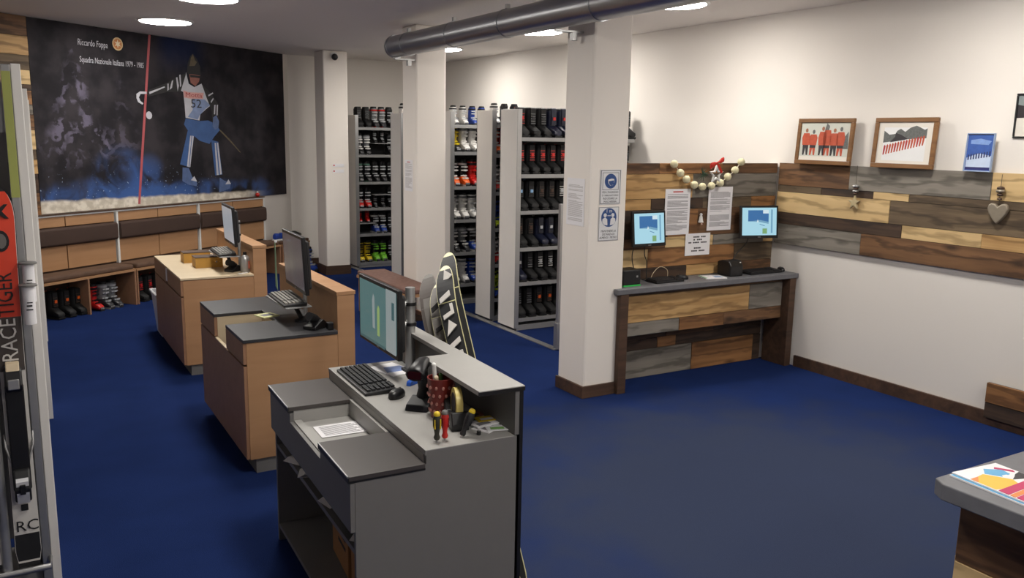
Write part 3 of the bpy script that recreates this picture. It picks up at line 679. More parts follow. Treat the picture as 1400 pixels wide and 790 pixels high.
# on its shelves
def carton(label, loc, rz, d):
    o = thing('cardboard_box', label, 'box', loc, rz)
    B('body', M_CARD, o, -d[0]/2, d[0]/2, -d[1]/2, d[1]/2, 0, d[2], bevel=.003)
    MB().box(-d[0]/2, d[0]/2, -.02, .02, d[2], d[2]+.0015).box(-d[0]/2-.0015, -d[0]/2, -.02, .02, d[2]-.08, d[2]).build('tape', mat('brown_tape', (120, 84, 48), .3), o)
    f = MB()
    for i in range(3): f.box(-d[0]/2-.001, -d[0]/2, -d[1]*.35, d[1]*(.1+.08*i), d[2]*(.35+.14*i), d[2]*(.40+.14*i))
    f.build('print', M_INKD, o)
    B('sticker', M_PAPER, o, -d[0]/2-.001, -d[0]/2-.0001, d[1]*.12, d[1]*.34, d[2]*.78, d[2]*.93)
    return o
carton('larger cardboard box on the bottom shelf of the grey desk', (1.27, 3.42, .09), math.radians(-6), (.24, .30, .30))
carton('smaller cardboard box beside the larger one in the grey desk', (1.25, 3.08, .09), math.radians(4), (.26, .22, .25))
for i, (y, rz) in enumerate([(3.72, .5), (3.52, -.4), (3.2, .2), (2.85, .7)]):
    o = thing('loose_paper', ['folded white paper at the far end of the grey desk shelf', 'second white paper from the far end of the grey desk shelf', 'small white paper mid shelf in the grey desk', 'white paper at the near end of the grey desk shelf'][i], 'paper', (1.08, y, .505), rz)
    B('sheet', M_PAPER, o, -.08, .05, -.05, .05, 0, .002)
    MB().prism([(-.08,0),(-.05,.012),(.05,.004),(.05,.0035),(-.05,.0115)], -.05, .05, 'y').build('curled_sheet', M_PAPER, o)
o = thing('printed_list', 'printed price list in the open tray of the grey desk', 'paper', (1.165, 3.43, .724), -.04)
B('sheet', M_PAPER, o, -.105, .105, -.075, .075, 0, .0015)
f = MB()
for i in range(9): f.box(-.085, .08 - .01*(i % 3), -.058+.0135*i, -.053+.0135*i, .0015, .0019)
f.build('print_lines', M_INK, o)

# ------------------------------------------------------------------ desk equipment
def keyboard(label, loc, rz, keys=M_KEY, body=M_BLACK, w=.445, d=.145, tilt=0):
    o = thing('keyboard', label, 'keyboard', loc, rot=(0, tilt, rz))
    MB().prism([(-d/2,0),(d/2,0),(d/2,.024),(-d/2,.014)], -w/2, w/2, 'x').build('case', body, o, bevel=.004)
    f = MB(); cols, rws = 20, 6
    for r in range(rws):
        y = -d/2 + .014 + r*(d-.028)/5.2; z = .0145 + .010*(y + d/2)/d
        for c in range(cols):
            if c in (15, ) or (c == 16 and r == 2): continue
            x = -w/2 + .014 + c*(w-.028)/cols
            f.box(x, x+.0165*(w/.445), y, y+.0165*(d/.145), z, z+.0085)
    f.build('keys', keys, o, kind='stuff')
    return o
def mouse(label, loc, rz):
    o = thing('computer_mouse', label, 'mouse', loc, rz)
    MB().rings([[(w*math.cos(2*PI*k/14), l*math.sin(2*PI*k/14) , z) for k in range(14)] for w, l, z in ((.028,.052,0),(.031,.056,.008),(.030,.053,.02),(.024,.043,.031),(.012,.022,.037))]).build('body', M_BLACK, o, True)
    MB().tube([(-.003,.026,.032),(.003,.026,.032)], .008, 10).build('wheel', M_GREYLAM, o, True)
    return o
def monitor(label, loc, rz, w, h, screen, tilt=0, art=()):
    """screen faces local -y, origin at its centre"""
    o = thing('monitor', label, 'monitor', loc, rot=(tilt, 0, rz))
    b = .018
    MB().box(-w/2, w/2, -.002, .022, -h/2, h/2).build('bezel', M_BLACK, o, bevel=.004)
    MB().box(-w/2+.03, w/2-.03, .022, .05, -h/2+.03, h/2-.03).build('back_shell', M_BLACKM, o, bevel=.012)
    s = MB().box(-w/2+b, w/2-b, -.0034, -.0021, -h/2+b+.008, h/2-b).build('screen', screen, o)
    for i, (nm, poly, m) in enumerate(art): flat(nm, [(x*w, z*h) for x, z in poly], m, s, -.0034 - .0003*i, .0003)
    MB().cbox((0, -.0026, -h/2+.011), (.03, .001, .005)).build('badge', M_ALU, o)
    return o
def arm_post(name, label, loc, top, head, r=.02):
    """clamped post with an arm to a screen; head is relative"""
    o = thing(name, label, 'monitor stand', loc)
    MB().tube([(0,0,0),(0,0,top)], r, 16).build('post', M_ALU, o, True)
    MB().cbox((0,0,.008), (.07,.07,.016)).build('foot', M_BLACKM, o, bevel=.003)
    for z in (head[2]-.05, head[2]+.05):
        MB().tube([(0,0,z-.008),(0,0,z+.008)], r+.006, 16).build('collar', M_BLACK, o, True)
        d = Vector((head[0], head[1], 0)); MB().tube([d*.12 + Vector((0,0,z)), d*.9 + Vector((0,0,z))], .013, 10).build('spacer', M_WHITEP, o, True)
    return o
S_TEAL = glow('screen_teal', (96, 134, 134), .55); S_LIGHT = glow('screen_pale', (150, 160, 160), .7); S_YG = glow('screen_yellow_green', (150, 176, 110), .7); S_DARKT = glow('screen_dark_teal', (60, 96, 100), .7)
S_GREY = glow('screen_grey', (104, 104, 116), .28); S_PALE = glow('screen_greyish_white', (176, 182, 190), .6)
# grey desk
monitor('flat monitor with teal screen on the grey desk', (1.50, 3.835, 1.125), -PI/2 - .03, .555, .335, S_TEAL, 0,
        [('panel', rect(.22, .46, -.44, .46), S_LIGHT), ('ski_shape', [(-.12,-.22),(-.06,-.22),(-.07,.25),(-.10,.3),(-.13,.2)], S_LIGHT), ('ski_shape', [(.0,-.3),(.06,-.3),(.06,.12),(.03,.16),(.0,.1)], S_YG), ('icon_row', rect(.36,.42,.05,.3), S_DARKT), ('task_bar', rect(-.46,.2,-.45,-.41), S_DARKT)])
arm_post('monitor_post', 'round metal post holding the monitor at the grey desk', (1.628, 3.735, .851), .42, (-.085, .0, .29), .024)
keyboard('black keyboard on the grey desk', (1.365, 3.66, .851), -PI/2 - .04)
mouse('black mouse beside the keyboard on the grey desk', (1.405, 3.375, .851), -.9)
o = thing('barcode_scanner', 'black barcode scanner in its stand on the grey desk', 'scanner', (1.445, 3.20, .851), -.75)
o.scale = (1.25,)*3
MB().prism([(-.06,0),(.05,0),(.055,.012),(.02,.035),(-.045,.02)], -.04, .04, 'x').build('base', M_BLACK, o, bevel=.004)
MB().tube([(0,.02,.02),(0,.03,.06),(0,.01,.11),(0,.0,.135)], [.026,.020,.020,.022], 12).build('handle', M_BLACKM, o, True)
hd = MB().rings([[(a*math.cos(2*PI*k/12), y, z+b*math.sin(2*PI*k/12)) for k in range(12)] for y, z, a, b in ((.045,.155,.016,.012),(.02,.152,.026,.02),(-.03,.142,.03,.024),(-.065,.132,.034,.024),(-.07,.13,.03,.02))]).build('head', M_BLACK, o, True)
MB().cbox((0,-.0715,.13), (.046,.003,.026)).build('window', mat('dark_red_glass', (50, 14, 16), .15), hd)
MB().tube([(0,.03,.03),(.03,.09,.03),(.1,.14,.10),(.16,.10,.06),(.17,.12,.003)], .004, 8).build('cable', M_BLACK, o, True)
# red openwork cup with brushes
o = thing('pen_cup', 'dark red openwork cup on the grey desk', 'cup', (1.465, 3.05, .851))
o.scale = (1.12, 1.12, 1.3)
M_CUP = mat('dark_red_plastic', (112, 34, 28), .4, vary=.2, scale=30)
rs = []
for z, r in ((0,.036),(.004,.037),(.06,.042),(.125,.050),(.13,.051)): rs.append([(r*math.cos(2*PI*k/20), r*math.sin(2*PI*k/20), z) for k in range(20)])
for z, r in ((.13,.046),(.01,.034)): rs.append([(r*math.cos(2*PI*k/20), r*math.sin(2*PI*k/20), z) for k in range(20)])
cb = MB().rings(rs).build('body', M_CUP, o, True)
f = MB()
for ring in range(4):
    for k in range(12):
        a = 2*PI*(k + .5*(ring % 2))/12; z = .025 + .026*ring; r = .0385 + .1*z
        f.ball((r*math.cos(a), r*math.sin(a), z), .006, 6, 4)
f.build('openwork_studs', mat('pale_red_glint', (176, 120, 110), .35), cb)
for nm, x, y, m, hgt in (('file_handle', -.012, .004, M_WHITEP, .205), ('file_handle', -.016, -.018, M_WTOP, .16), ('marker', .02, .02, mat('green_plastic', (70, 120, 60), .4), .15)):
    q = thing('pen', {'file_handle': 'white tool handle standing in the red cup' if m is M_WHITEP else 'pale tool handle standing in the red cup', 'marker': 'green marker standing in the red cup'}[nm], 'pen', (1.465 + x, 3.05 + y, .868))
    MB().tube([(0,0,0),(-.012+x*.4,y*.6,hgt)], [.007,.009], 10).build('barrel', m, q, True); MB().ball((-.012+x*.4,y*.6,hgt), .010, 10, 6).build('tip', m, q, True)
# tape dispenser
o = thing('tape_dispenser', 'black desk tape dispenser with yellowish tape', 'tape dispenser', (1.478, 2.94, .851), -PI/2 - .25)
o.scale = (1.12, 1.12, 1.25)
MB().prism([(-.085,0),(.085,0),(.09,.02),(.075,.06),(.03,.05),(-.02,.04),(-.07,.09),(-.085,.085)], -.032, .032, 'y').build('body', M_BLACK, o, bevel=.004)
MB().tube([(.022,-.012,.075),(.022,.012,.075)], .052, 24).build('tape_roll', mat('yellowish_tape', (206, 188, 110), .35), o, True)
MB().tube([(.022,-.0135,.075),(.022,.0135,.075)], .036, 20).build('hub', M_BLACKM, o, True)
MB().box(-.088,-.06,-.013,.013,.088,.093).build('cutter', M_ALU, o)
text('tesa', .03, M_WHITEP, o, (.03, -.0325, .022), width=.045)
# screwdrivers standing in holes
def screwdriver(label, loc, body, cap, accent, lean=(0, 0)):
    q = thing('screwdriver', label, 'screwdriver', loc, rot=(lean[0], lean[1], 0))
    MB().tube([(0,0,.0),(0,0,.012)], .005, 8).build('shank', M_ALU, q, True)
    MB().lathe([(.010,.010),(.013,.018),(.009,.03),(.010,.04),(.0155,.07),(.0155,.095),(.012,.105)], 12).build('handle', body, q, True)
    MB().lathe([(.0125,.104),(.0135,.110),(.010,.118),(.004,.121)], 12).build('cap', cap, q, True)
    for a in range(4): MB().tube([(.0150*math.cos(a*PI/2+.6), .0150*math.sin(a*PI/2+.6), .055), (.0155*math.cos(a*PI/2+.6), .0155*math.sin(a*PI/2+.6), .092)], .003, 6).build('grip_stripe', accent, q)
M_OLIVE = mat('dark_olive_rubber', (52, 50, 40), .5)
screwdriver('yellow and black screwdriver standing on the grey desk, leftmost', (1.322, 2.785, .851), M_OLIVE, M_YEL, M_YEL)
screwdriver('red screwdriver with grey cap standing on the grey desk', (1.357, 2.788, .851), M_RED, M_GREYLAM, mat('dark_red_rubber', (120, 26, 24), .5))
screwdriver('black screwdriver with yellow cap leaning right on the grey desk', (1.425, 2.785, .851), M_BLACKM, M_YEL, M_BLACK, (.05, .42))
MB().box(-.008,.008,-.008,.008,0,.016).build('x', None); bpy.data.objects.remove(bpy.data.objects['x'])
o = thing('plug', 'tiny black plug on the grey desk beside the papers', 'plug', (1.50, 2.78, .851)); MB().lathe([(.008,0),(.009,.004),(.008,.016)], 10).build('body', M_BLACK, o, True); MB().lathe([(.004,.016),(.004,.02)], 8).build('pin', M_ALU, o)
for i, (x, y, rz, w, d, z, c, lab) in enumerate([(1.575,2.84,.5,.12,.085,.851,'n','bottom white card in the pile at the grey desk corner'), (1.60,2.80,-.3,.10,.06,.855,'g','green-printed card in the pile on the grey desk'), (1.57,2.87,.15,.11,.075,.859,'n','top white card in the pile on the grey desk'), (1.605,2.90,-.1,.10,.055,.863,'y','yellow packet on the pile at the grey desk corner'), (1.585,3.0,.5,.11,.08,.851,'r','reddish card behind the pile on the grey desk')]):
    q = thing('card', lab, 'card', (x, y, z), rz)
    MB().box(-w/2,w/2,-d/2,d/2,0,.0035).build('sheet', {'n': M_PAPER, 'g': M_SIGNW, 'y': M_YEL, 'r': mat('dull_red_card', (120, 70, 60), .6)}[c], q)
    MB().box(-w*.35,w*.2,-d*.3,d*.1,.0035,.004).build('print', {'n': M_INK, 'g': mat('print_green', (120, 170, 90), .6), 'y': M_PAPER, 'r': M_INKD}[c], q)
o = thing('leaflet', 'white leaflet with blue print under the monitor on the grey desk', 'leaflet', (1.56, 3.80, .851), .25)
B('sheets', M_PAPER, o, -.075, .075, -.105, .105, 0, .003); MB().prism([(-.06,-.04),(.06,-.06),(.065,.03),(-.02,.05)], .003, .0036).build('blue_print', mat('leaflet_blue', (120, 140, 190), .6), o)
o = thing('clip', 'bright blue plastic clip on the grey desk', 'clip', (1.545, 3.52, .851), .5)
MB().prism([(-.035,0),(.035,0),(.03,.022),(.0,.03),(-.03,.018)], -.012, .012, 'y').build('jaw', mat('bright_blue_plastic', (40, 90, 190), .4), o, bevel=.003)
MB().tube([(-.02,-.013,.016),(-.02,.013,.016)], .006, 8).build('hinge', M_BLUE, o, True)

# middle desk
monitor('dark monitor on the middle desk with a green note on its edge', (1.50, 5.27, 1.20), -PI/2 - .05, .53, .36, S_GREY, .05)
arm_post('monitor_stand', 'stand behind the monitor on the middle desk', (1.585, 5.33, .82), .40, (-.045, -.03, .34), .014)
o = thing('sticky_note', 'pale green note stuck to the middle desk monitor', 'note', (1.455, 5.545, 1.14), -PI/2)
MB().prism([(-.0,-.14),(.05,-.16),(.02,.15),(.0,.15)], -.002, 0, 'y').build('sheet', mat('pale_green_paper', (168, 200, 160), .7), o)
MB().prism([(.0,.15),(.02,.15),(.02,.16),(.0,.16)], -.003, .012, 'y').build('tape', M_SIGNW, o)
def tray_stand(label, x, y, z0, z):
    q = thing('keyboard_tray', label, 'tray', (x, y, z0))
    h = z - z0
    B('plate', M_ALU, q, -.08, .085, -.24, .24, h-.008, h, bevel=.002)
    MB().tube([(.02,-.05,h-.008),(.04,-.08,h*.5),(.05,-.12,.02)], .014, 10).build('arm', M_BLACKM, q, True)
    MB().lathe([(.045,0),(.045,.012),(.02,.02)], 16, (.05,-.12,0)).build('foot', M_BLACK, q, True)
tray_stand('raised silver keyboard tray on the middle desk', 1.475, 5.34, .82, .935)
keyboard('grey-keyed keyboard on the raised tray of the middle desk', (1.47, 5.34, .936), -PI/2 - .04, M_KEYG)
tray_stand('raised silver keyboard tray on the far desk', 1.53, 7.52, .82, .965)
keyboard('grey-keyed keyboard on the raised tray of the far desk', (1.525, 7.52, .966), -PI/2 - .04, M_KEYG)
def cradle(label, loc, rz):
    q = thing('scanner_cradle', label, 'scanner', loc, rz)
    MB().prism([(-.07,0),(.06,0),(.06,.03),(.02,.055),(-.07,.02)], -.045, .045, 'x').build('base', M_BLACK, q, bevel=.005)
    MB().tube([(0,.03,.04),(0,-.01,.065),(0,-.07,.085)], [.02,.024,.028], 10).build('scanner_body', M_BLACKM, q, True)
    MB().tube([(-.02,-.03,.078),(.02,-.03,.078)], .006, 8).build('trigger', M_WHITEP, q)
cradle('black scanner cradle on the middle desk', (1.545, 4.99, .82), -.9)
o = thing('adapter', 'small black adapter at the corner of the middle desk', 'adapter', (1.61, 4.915, .82)); B('body', M_BLACK, o, -.018, .018, -.02, .02, 0, .045, bevel=.004); MB().tube([(0,0.02,.03),(0,.08,.01),(-.02,.18,.006)], .004, 8).build('cable', M_BLACK, o, True)
o = thing('paper_pad', 'yellowish paper under the keyboard tray of the middle desk', 'paper', (1.38, 5.47, .82), .3); B('sheet', mat('pale_yellow_paper', (214, 214, 160), .8), o, -.07, .05, -.06, .06, 0, .006); B('print', M_INK, o, -.05, .03, -.03, .03, .006, .0065)
# far desk
monitor('light-screened monitor on the far desk', (1.56, 7.42, 1.22), -PI/2 - .05, .52, .33, S_PALE, .05)
arm_post('monitor_stand', 'stand behind the monitor on the far desk', (1.645, 7.42, .82), .43, (-.045, 0, .36), .014)
M_PLY = mat('yellow_plywood', (192, 146, 66), .55, vary=.15, scale=14)
for lab, (x, y) in (('plywood drawer box on the far desk, rear of two', (1.40, 8.10)), ('plywood drawer box on the far desk, front of two', (1.44, 7.76))):
    q = thing('wooden_box', lab, 'box', (x, y, .82))
    B('body', M_PLY, q, -.115, .115, -.085, .085, 0, .088, bevel=.002); B('lid', M_DARKW, q, -.117, .117, -.087, .087, .0885, .094); MB().ball((.06, -.088, .05), .008, 8, 5).build('knob', M_ALU, q, True)
cradle('black scanner cradle on the far desk', (1.585, 7.40, .82), -.9)
o = thing('spray_bottle', 'silver bottle with black cap and red label on the far desk', 'bottle', (1.668, 7.33, .82))
MB().lathe([(.040,0),(.042,.006),(.042,.105),(.036,.125),(.02,.142),(.014,.146)], 20).build('body', M_ALU, o, True)
MB().lathe([(.015,.146),(.016,.150),(.014,.17)], 14).build('cap', M_BLACK, o, True)
MB().prism([(.0425*math.cos(a), .0425*math.sin(a)) for a in [(-1.2+.2*i) for i in range(6)]] + [(.0435*math.cos(a), .0435*math.sin(a)) for a in [(-.2-.2*i) for i in range(6)]], .03, .095).build('label', mat('red_label', (190, 110, 90), .5), o)
o = thing('pen', 'white pen lying on the far desk beside the bottle', 'pen', (1.62, 7.215, .826), .5); MB().tube([(-.05,0,0),(.05,0,0)], .005, 8).build('barrel', M_WHITEP, o, True); MB().tube([(.05,0,0),(.065,0,0)], [.005,.001], 8).build('tip', M_INKD, o)
o = thing('plastic_crate', 'white plastic bin standing on the carpet beside the far desk', 'bin', (1.29, 8.87, 0))
rs = [[(-a,-b,z),(a,-b,z),(a,b,z),(-a,b,z)] for a, b, z in ((.13,.16,.0),(.165,.20,.40),(.18,.215,.405),(.18,.215,.43),(.158,.193,.43),(.125,.155,.012))]
MB().rings(rs).build('tub', mat('cloudy_white_plastic', (206, 208, 212), .4), o, bevel=.006)
for s in (-1, 1): MB().cbox((0, s*.214, .41), (.08, .014, .02)).build('handle', M_WHITEP, o, bevel=.003)

# ------------------------------------------------------------------ kiosk equipment
S_SKY = glow('screen_sky_blue', (58, 112, 168), .9); S_SNOW = glow('screen_snow', (168, 214, 230), .95); S_BOX = glow('screen_white_box', (214, 232, 240), .9); S_GRN = glow('screen_green', (130, 176, 120), .85); S_MENU = glow('screen_menu_blue', (120, 170, 200), .85)
ART = [('picture_sky', [(-.30,.02),(-.30,.36),(.24,.36),(.24,-.06),(.0,.0)], S_SKY), ('slope_edge', [(-.30,.02),(.0,.0),(.24,-.06),(.24,.0),(.02,.06),(-.12,.04)], S_MENU), ('white_box', rect(.09,.24,.26,.37), S_BOX), ('green_button', rect(.08,.20,-.36,-.2), S_GRN), ('menu_strip', rect(.30,.345,-.34,.38), S_MENU), ('skier_mark', [(-.08,-.02),(-.05,.08),(-.02,.0)], S_BOX), ('ski_mark', [(.0,-.06),(.14,-.11),(.13,-.125),(.0,-.075)], S_SKY)]
monitor('touch screen on the boards left of the paper sheets', (4.405, 5.31, 1.287), .02, .345, .285, S_SNOW, -.10, ART)
monitor('touch screen on the boards right of the paper sheets', (5.63, 5.30, 1.30), -.28, .37, .285, S_SNOW, -.10, ART)
for lab, (x, z) in (('left', (4.40, 1.28)), ('right', (5.62, 1.30))):
    q = thing('screen_bracket', 'black wall bracket behind the %s touch screen' % lab, 'bracket', (x, 5.444, z))
    B('plate', M_BLACKM, q, -.06, .06, -.012, -.001, -.07, .07); B('arm', M_BLACKM, q, -.03, .03, -.075, -.0125, -.03, .03)
def cable(label, pts, m=M_BLACK, r=.004, end=None):
    q = thing('cable', label, 'cable', pts[0]); p0 = Vector(pts[0])
    def sm(ps, n=6):
        ps = [Vector(p) for p in ps]; out = []
        for i in range(len(ps)-1):
            a, b, c, d = ps[max(i-1,0)], ps[i], ps[i+1], ps[min(i+2, len(ps)-1)]
            for k in range(n):
                t_ = k/n; out.append(.5*((2*b) + (c-a)*t_ + (2*a-5*b+4*c-d)*t_*t_ + (3*b-a-3*c+d)*t_**3))
        return out + [ps[-1]]
    MB().tube([p - p0 for p in sm(pts)], r, 8).build('wire', m, q, True)
    e = Vector(pts[-1]) - p0; MB().cbox(e, (.014,.014,.014)).build('plug', m, q)
cable('left black cable hanging from the left touch screen', [(4.33, 5.40, 1.145), (4.325, 5.415, 1.05), (4.34, 5.40, .95), (4.40, 5.39, .87), (4.45, 5.37, .853)])
cable('right black cable hanging from the left touch screen', [(4.44, 5.40, 1.145), (4.45, 5.41, 1.06), (4.48, 5.415, 1.0), (4.47, 5.40, .90), (4.47, 5.39, .853)])
cable('black cable from the right touch screen to the receipt printer', [(5.60, 5.39, 1.16), (5.60, 5.41, 1.10), (5.50, 5.41, 1.02), (5.42, 5.41, .93), (5.37, 5.405, .86)])
cable('thin pale cable looping on the kiosk counter', [(4.52, 5.40, .85), (4.55, 5.41, .90), (4.62, 5.41, .95), (4.70, 5.41, .92), (4.70, 5.40, .855)], M_WTOP, .0025)
notice('notice', 'long text sheet pinned on the boards, left of the pair', (4.808, 5.444, 1.40), 0, .275, .385, 40, head=M_RED)
notice('notice', 'long text sheet pinned on the boards, right of the pair', (5.29, 5.444, 1.415), 0, .28, .375, 44)
t = thing('notice', 'small bold notice pinned below the two text sheets', 'notice', (5.055, 5.443, 1.115))
B('sheet', M_PAPER, t, -.14, .14, -.0012, 0, -.095, .095)
for i, (w, x) in enumerate([(.16, .01), (.10, 0), (.21, 0), (0, 0), (.10, .01), (.17, 0)]):
    if w:
        f = MB(); n = int(w/.017)
        for j in range(n):
            if (j*7 + i*3) % 5: f.prism(rect(x - w/2 + j*w/n, x - w/2 + (j+.8)*w/n, .058-.024*i, .070-.024*i), -.0018, -.0012, 'y')
        f.build('print_line', M_INKD, t)
o = thing('small_ornament', 'small white bell ornament between the text sheets', 'ornament', (5.06, 5.425, 1.33))
o.scale = (.7,)*3
MB().lathe([(.012,.05),(.02,.03),(.026,-.01),(.034,-.03),(.034,-.036)], 14).build('bell', M_WHITEP, o, True); MB().ball((0,0,.06), .018, 10, 6).build('bow', M_SIGNW, o, True); MB().ball((.006,-.012,-.055), .012, 8, 6).build('bauble', mat('pale_pink', (214, 176, 160), .5), o, True)
# garland
M_CREAM = mat('cream_yarn', (216, 208, 172), .85, vary=.12, scale=60, bump=.3, bscale=160); M_STRING = mat('pale_string', (206, 196, 176), .8)
gp = [(4.706,1.800),(4.777,1.727),(4.848,1.673),(4.937,1.627),(5.029,1.610),(5.13,1.615),(5.23,1.639),(5.312,1.691),(5.394,1.747),(5.461,1.817)]
g = thing('ball_garland', 'string of ten cream yarn balls above the text sheets', 'garland', (5.08, 5.395, 1.61))
for x, z in gp: MB().ball((x-5.08, 0, z-1.61), .033, 14, 10).build('yarn_ball', M_CREAM, g, True)
MB().tube([(x-5.08, 0, z-1.61) for x, z in gp], .003, 6).build('string', M_STRING, g)
o = thing('christmas_star', 'white woven star with red bow hanging on the garland', 'ornament', (5.115, 5.33, 1.715))
st = [(.070 if i % 2 == 0 else .030, PI/2 + i*PI/5) for i in range(10)]
pts = [(r*math.cos(a), 0, r*math.sin(a)) for r, a in st]
MB().tube(pts + [pts[0], pts[1]], .010, 8).build('star_outline', M_WHITEP, o, True)
bw = MB().rings([[(x, -.01 + .010*math.cos(2*PI*k/8), .10 + .02*x/.05 + h*math.sin(2*PI*k/8)) for k in range(8)] for x, h in ((-.075,.028),(-.04,.022),(-.012,.008),(.012,.008),(.04,.022),(.065,.02))]).build('bow', M_RED, o, True)
MB().prism([(-.012,.09),(.012,.09),(.06,.02),(.04,.01)], -.016, -.010, 'y').build('ribbon_tail', M_RED, bw)
o = thing('green_sprig', 'dark green sprig beside the white star', 'ornament', (5.01, 5.375, 1.715))
rr = random.Random(5)
for i in range(22):
    a = rr.uniform(0, 2*PI); l = rr.uniform(.03, .062)
    MB().tube([(0,0,0),(l*math.cos(a)*.9, rr.uniform(-.01,.01), l*math.sin(a))], [.004,.002], 5).build('twig', mat('fir_green', (46, 70, 48), .7), o)
keyboard('short black keyboard on the left of the kiosk counter', (4.585, 5.295, .845), .02, w=.30, d=.135)
mouse('small black mouse beside the short kiosk keyboard', (4.80, 5.335, .845), .9)
keyboard('black keyboard on the right of the kiosk counter', (5.695, 5.30, .845), .03, w=.40, d=.14)
mouse('black mouse at the right end of the kiosk counter', (5.945, 5.30, .845), -.5)
o = thing('receipt_printer', 'black receipt printer on the kiosk counter', 'printer', (5.335, 5.32, .845), .03)
MB().prism([(-.08,0),(.08,0),(.08,.12),(.03,.135),(-.05,.135),(-.08,.09)], -.075, .075, 'x').build('body', M_BLACK, o, bevel=.008)
B('paper_slot', M_INKD, o, -.05, .05, -.03, -.024, .134, .138); B('button', M_WHITEP, o, .045, .06, -.066, -.058, .113, .12)
o = thing('receipt_printer', 'black printer with green light strip behind the column on the kiosk counter', 'printer', (4.185, 5.315, .845))
MB().prism([(-.09,.012),(.09,.012),(.09,.10),(.04,.135),(-.09,.13)], -.085, .085, 'x').build('body', M_BLACK, o, bevel=.008)
B('green_base', mat('green_strip', (60, 190, 90), .4), o, -.08, .088, -.09, .085, 0, .011); B('button', M_ALU, o, .04, .055, -.094, -.0895, .07, .085)
leaflet('small stack of white leaflets with green edge on the kiosk counter', (5.10, 5.285, .845), -.25, .20, .14, [('blue_print', [(0,-.05),(.08,-.05),(.08,.04),(.02,.05)], mat('leaflet_teal', (150, 170, 200), .6)), ('green_edge', [(-.1,-.07),(-.085,-.07),(-.085,.07),(-.1,.07)], mat('leaf_green', (120, 190, 120), .5))], .008)

# ------------------------------------------------------------------ pictures and hangings on the right wall
M_FRAME = wood('frame_wood', (134, 94, 54), (92, 58, 30), .4, 20, .4, knots=False, bump=.1)
def picture(label, y, zb, w, h, build, frame=M_FRAME, fw=.035, lean=.06):
    t = thing('framed_picture', label, 'picture', (XR - .075 if lean else XR-.002, y, zb), rot=(-lean, 0, -PI/2))
    for a0, a1, b0, b1 in ((-w/2, w/2, 0, fw), (-w/2, w/2, h-fw, h), (-w/2, -w/2+fw, fw, h-fw), (w/2-fw, w/2, fw, h-fw)):
        B('frame_bar', frame, t, a0, a1, -.012, .012, b0, b1, bevel=.004)
    p = B('print', mat('print_offwhite', (222, 216, 206), .45, vary=.03), t, -w/2+fw, w/2-fw, -.001, .006, fw, h-fw)
    build(p, w, h)
    return t
P_R = mat('print_red_orange', (180, 76, 48), .5, vary=.25, scale=40); P_DK = mat('print_dark', (44, 40, 44), .5); P_G = mat('print_grey', (96, 98, 96), .5, vary=.5, scale=60); P_SN = mat('print_snow', (226, 226, 226), .5)
P_BG = mat('print_pale_grey_green', (196, 198, 188), .5, vary=.05)
def team(p, w, h):
    flat('backdrop', rect(-w/2+.036, w/2-.036, .18*h, h-.036), P_BG, p, -.001, .0003)
    flat('tree', [(-.02,.55*h),(.0,.78*h),(.012,.90*h),(.03,.86*h),(.05,.6*h)], P_G, p, -.0013, .0003)
    flat('tree', [(.18,.35*h),(.2,.6*h),(.235,.72*h),(.245,.35*h)], P_G, p, -.0013, .0003)
    for i, (x, s) in enumerate([(-.19,1),(-.115,.96),(-.02,1.05),(.03,1.1),(.10,1),(.165,1.04)]):
        flat('person_legs', [(x-.028,.2*h),(x-.012,.2*h),(x,.36*h),(x+.012,.2*h),(x+.028,.2*h),(x+.03,.44*h),(x-.03,.44*h)], P_R if i % 2 else P_DK, p, -.0016, .0003)
        flat('person_trousers', [(x-.03,.36*h),(x+.03,.36*h),(x+.032,.46*h),(x-.032,.46*h)], P_DK, p, -.0019, .0003)
        flat('person_jacket', [(x-.036,.42*h),(x+.036,.42*h),(x+.044,.58*h),(x+.03,.68*h*s),(x-.03,.68*h*s),(x-.044,.58*h)], P_R, p, -.0022, .0003)
        flat('person_head', disc(x, .74*h*s, .018, 10, .8), P_G if i % 2 else mat('print_skin', (150, 96, 70), .5), p, -.0025, .0003)
def line_up(p, w, h):
    ix = w/2 - .085
    flat('photo', rect(-ix, ix, .15*h, h-.075), P_SN, p, -.001, .0003)
    flat('mountain', [(-ix,.50*h),(-ix,.74*h),(-ix+.05,.66*h),(-ix+.1,.68*h),(-.07,.74*h),(-.04,.78*h),(.0,.72*h),(.04,.80*h),(.09,.84*h),(.13,.80*h),(ix-.02,.76*h),(ix,.79*h),(ix,.60*h),(0,.57*h)], P_G, p, -.0013, .0003)
    flat('dark_ridge', [(-ix+.06,.51*h),(-ix+.1,.62*h),(-.08,.70*h),(-.03,.66*h),(.03,.58*h),(0,.56*h)], P_DK, p, -.0016, .0003)
    for i in range(15):
        x = -ix + .015 + i*(2*ix-.04)/14.; zb_ = (.26 + .014*i)*h
        flat('person', [(x-.007,zb_),(x+.004,zb_),(x+.010,zb_+.1*h),(x+.013,zb_+.17*h),(x+.004,zb_+.2*h),(x-.004,zb_+.17*h)], P_R if i % 4 else mat('print_deep_red', (170, 44, 44), .5), p, -.0016, .0003)
picture('framed photo of a team in orange jackets, standing on the board ledge', 4.93, 1.811, .575, .385, team)
picture('framed photo of a long row of red skiers below mountains', 4.18, 1.811, .535, .385, line_up)
M_BLUEF = mat('pale_blue_frame', (150, 170, 200), .4)
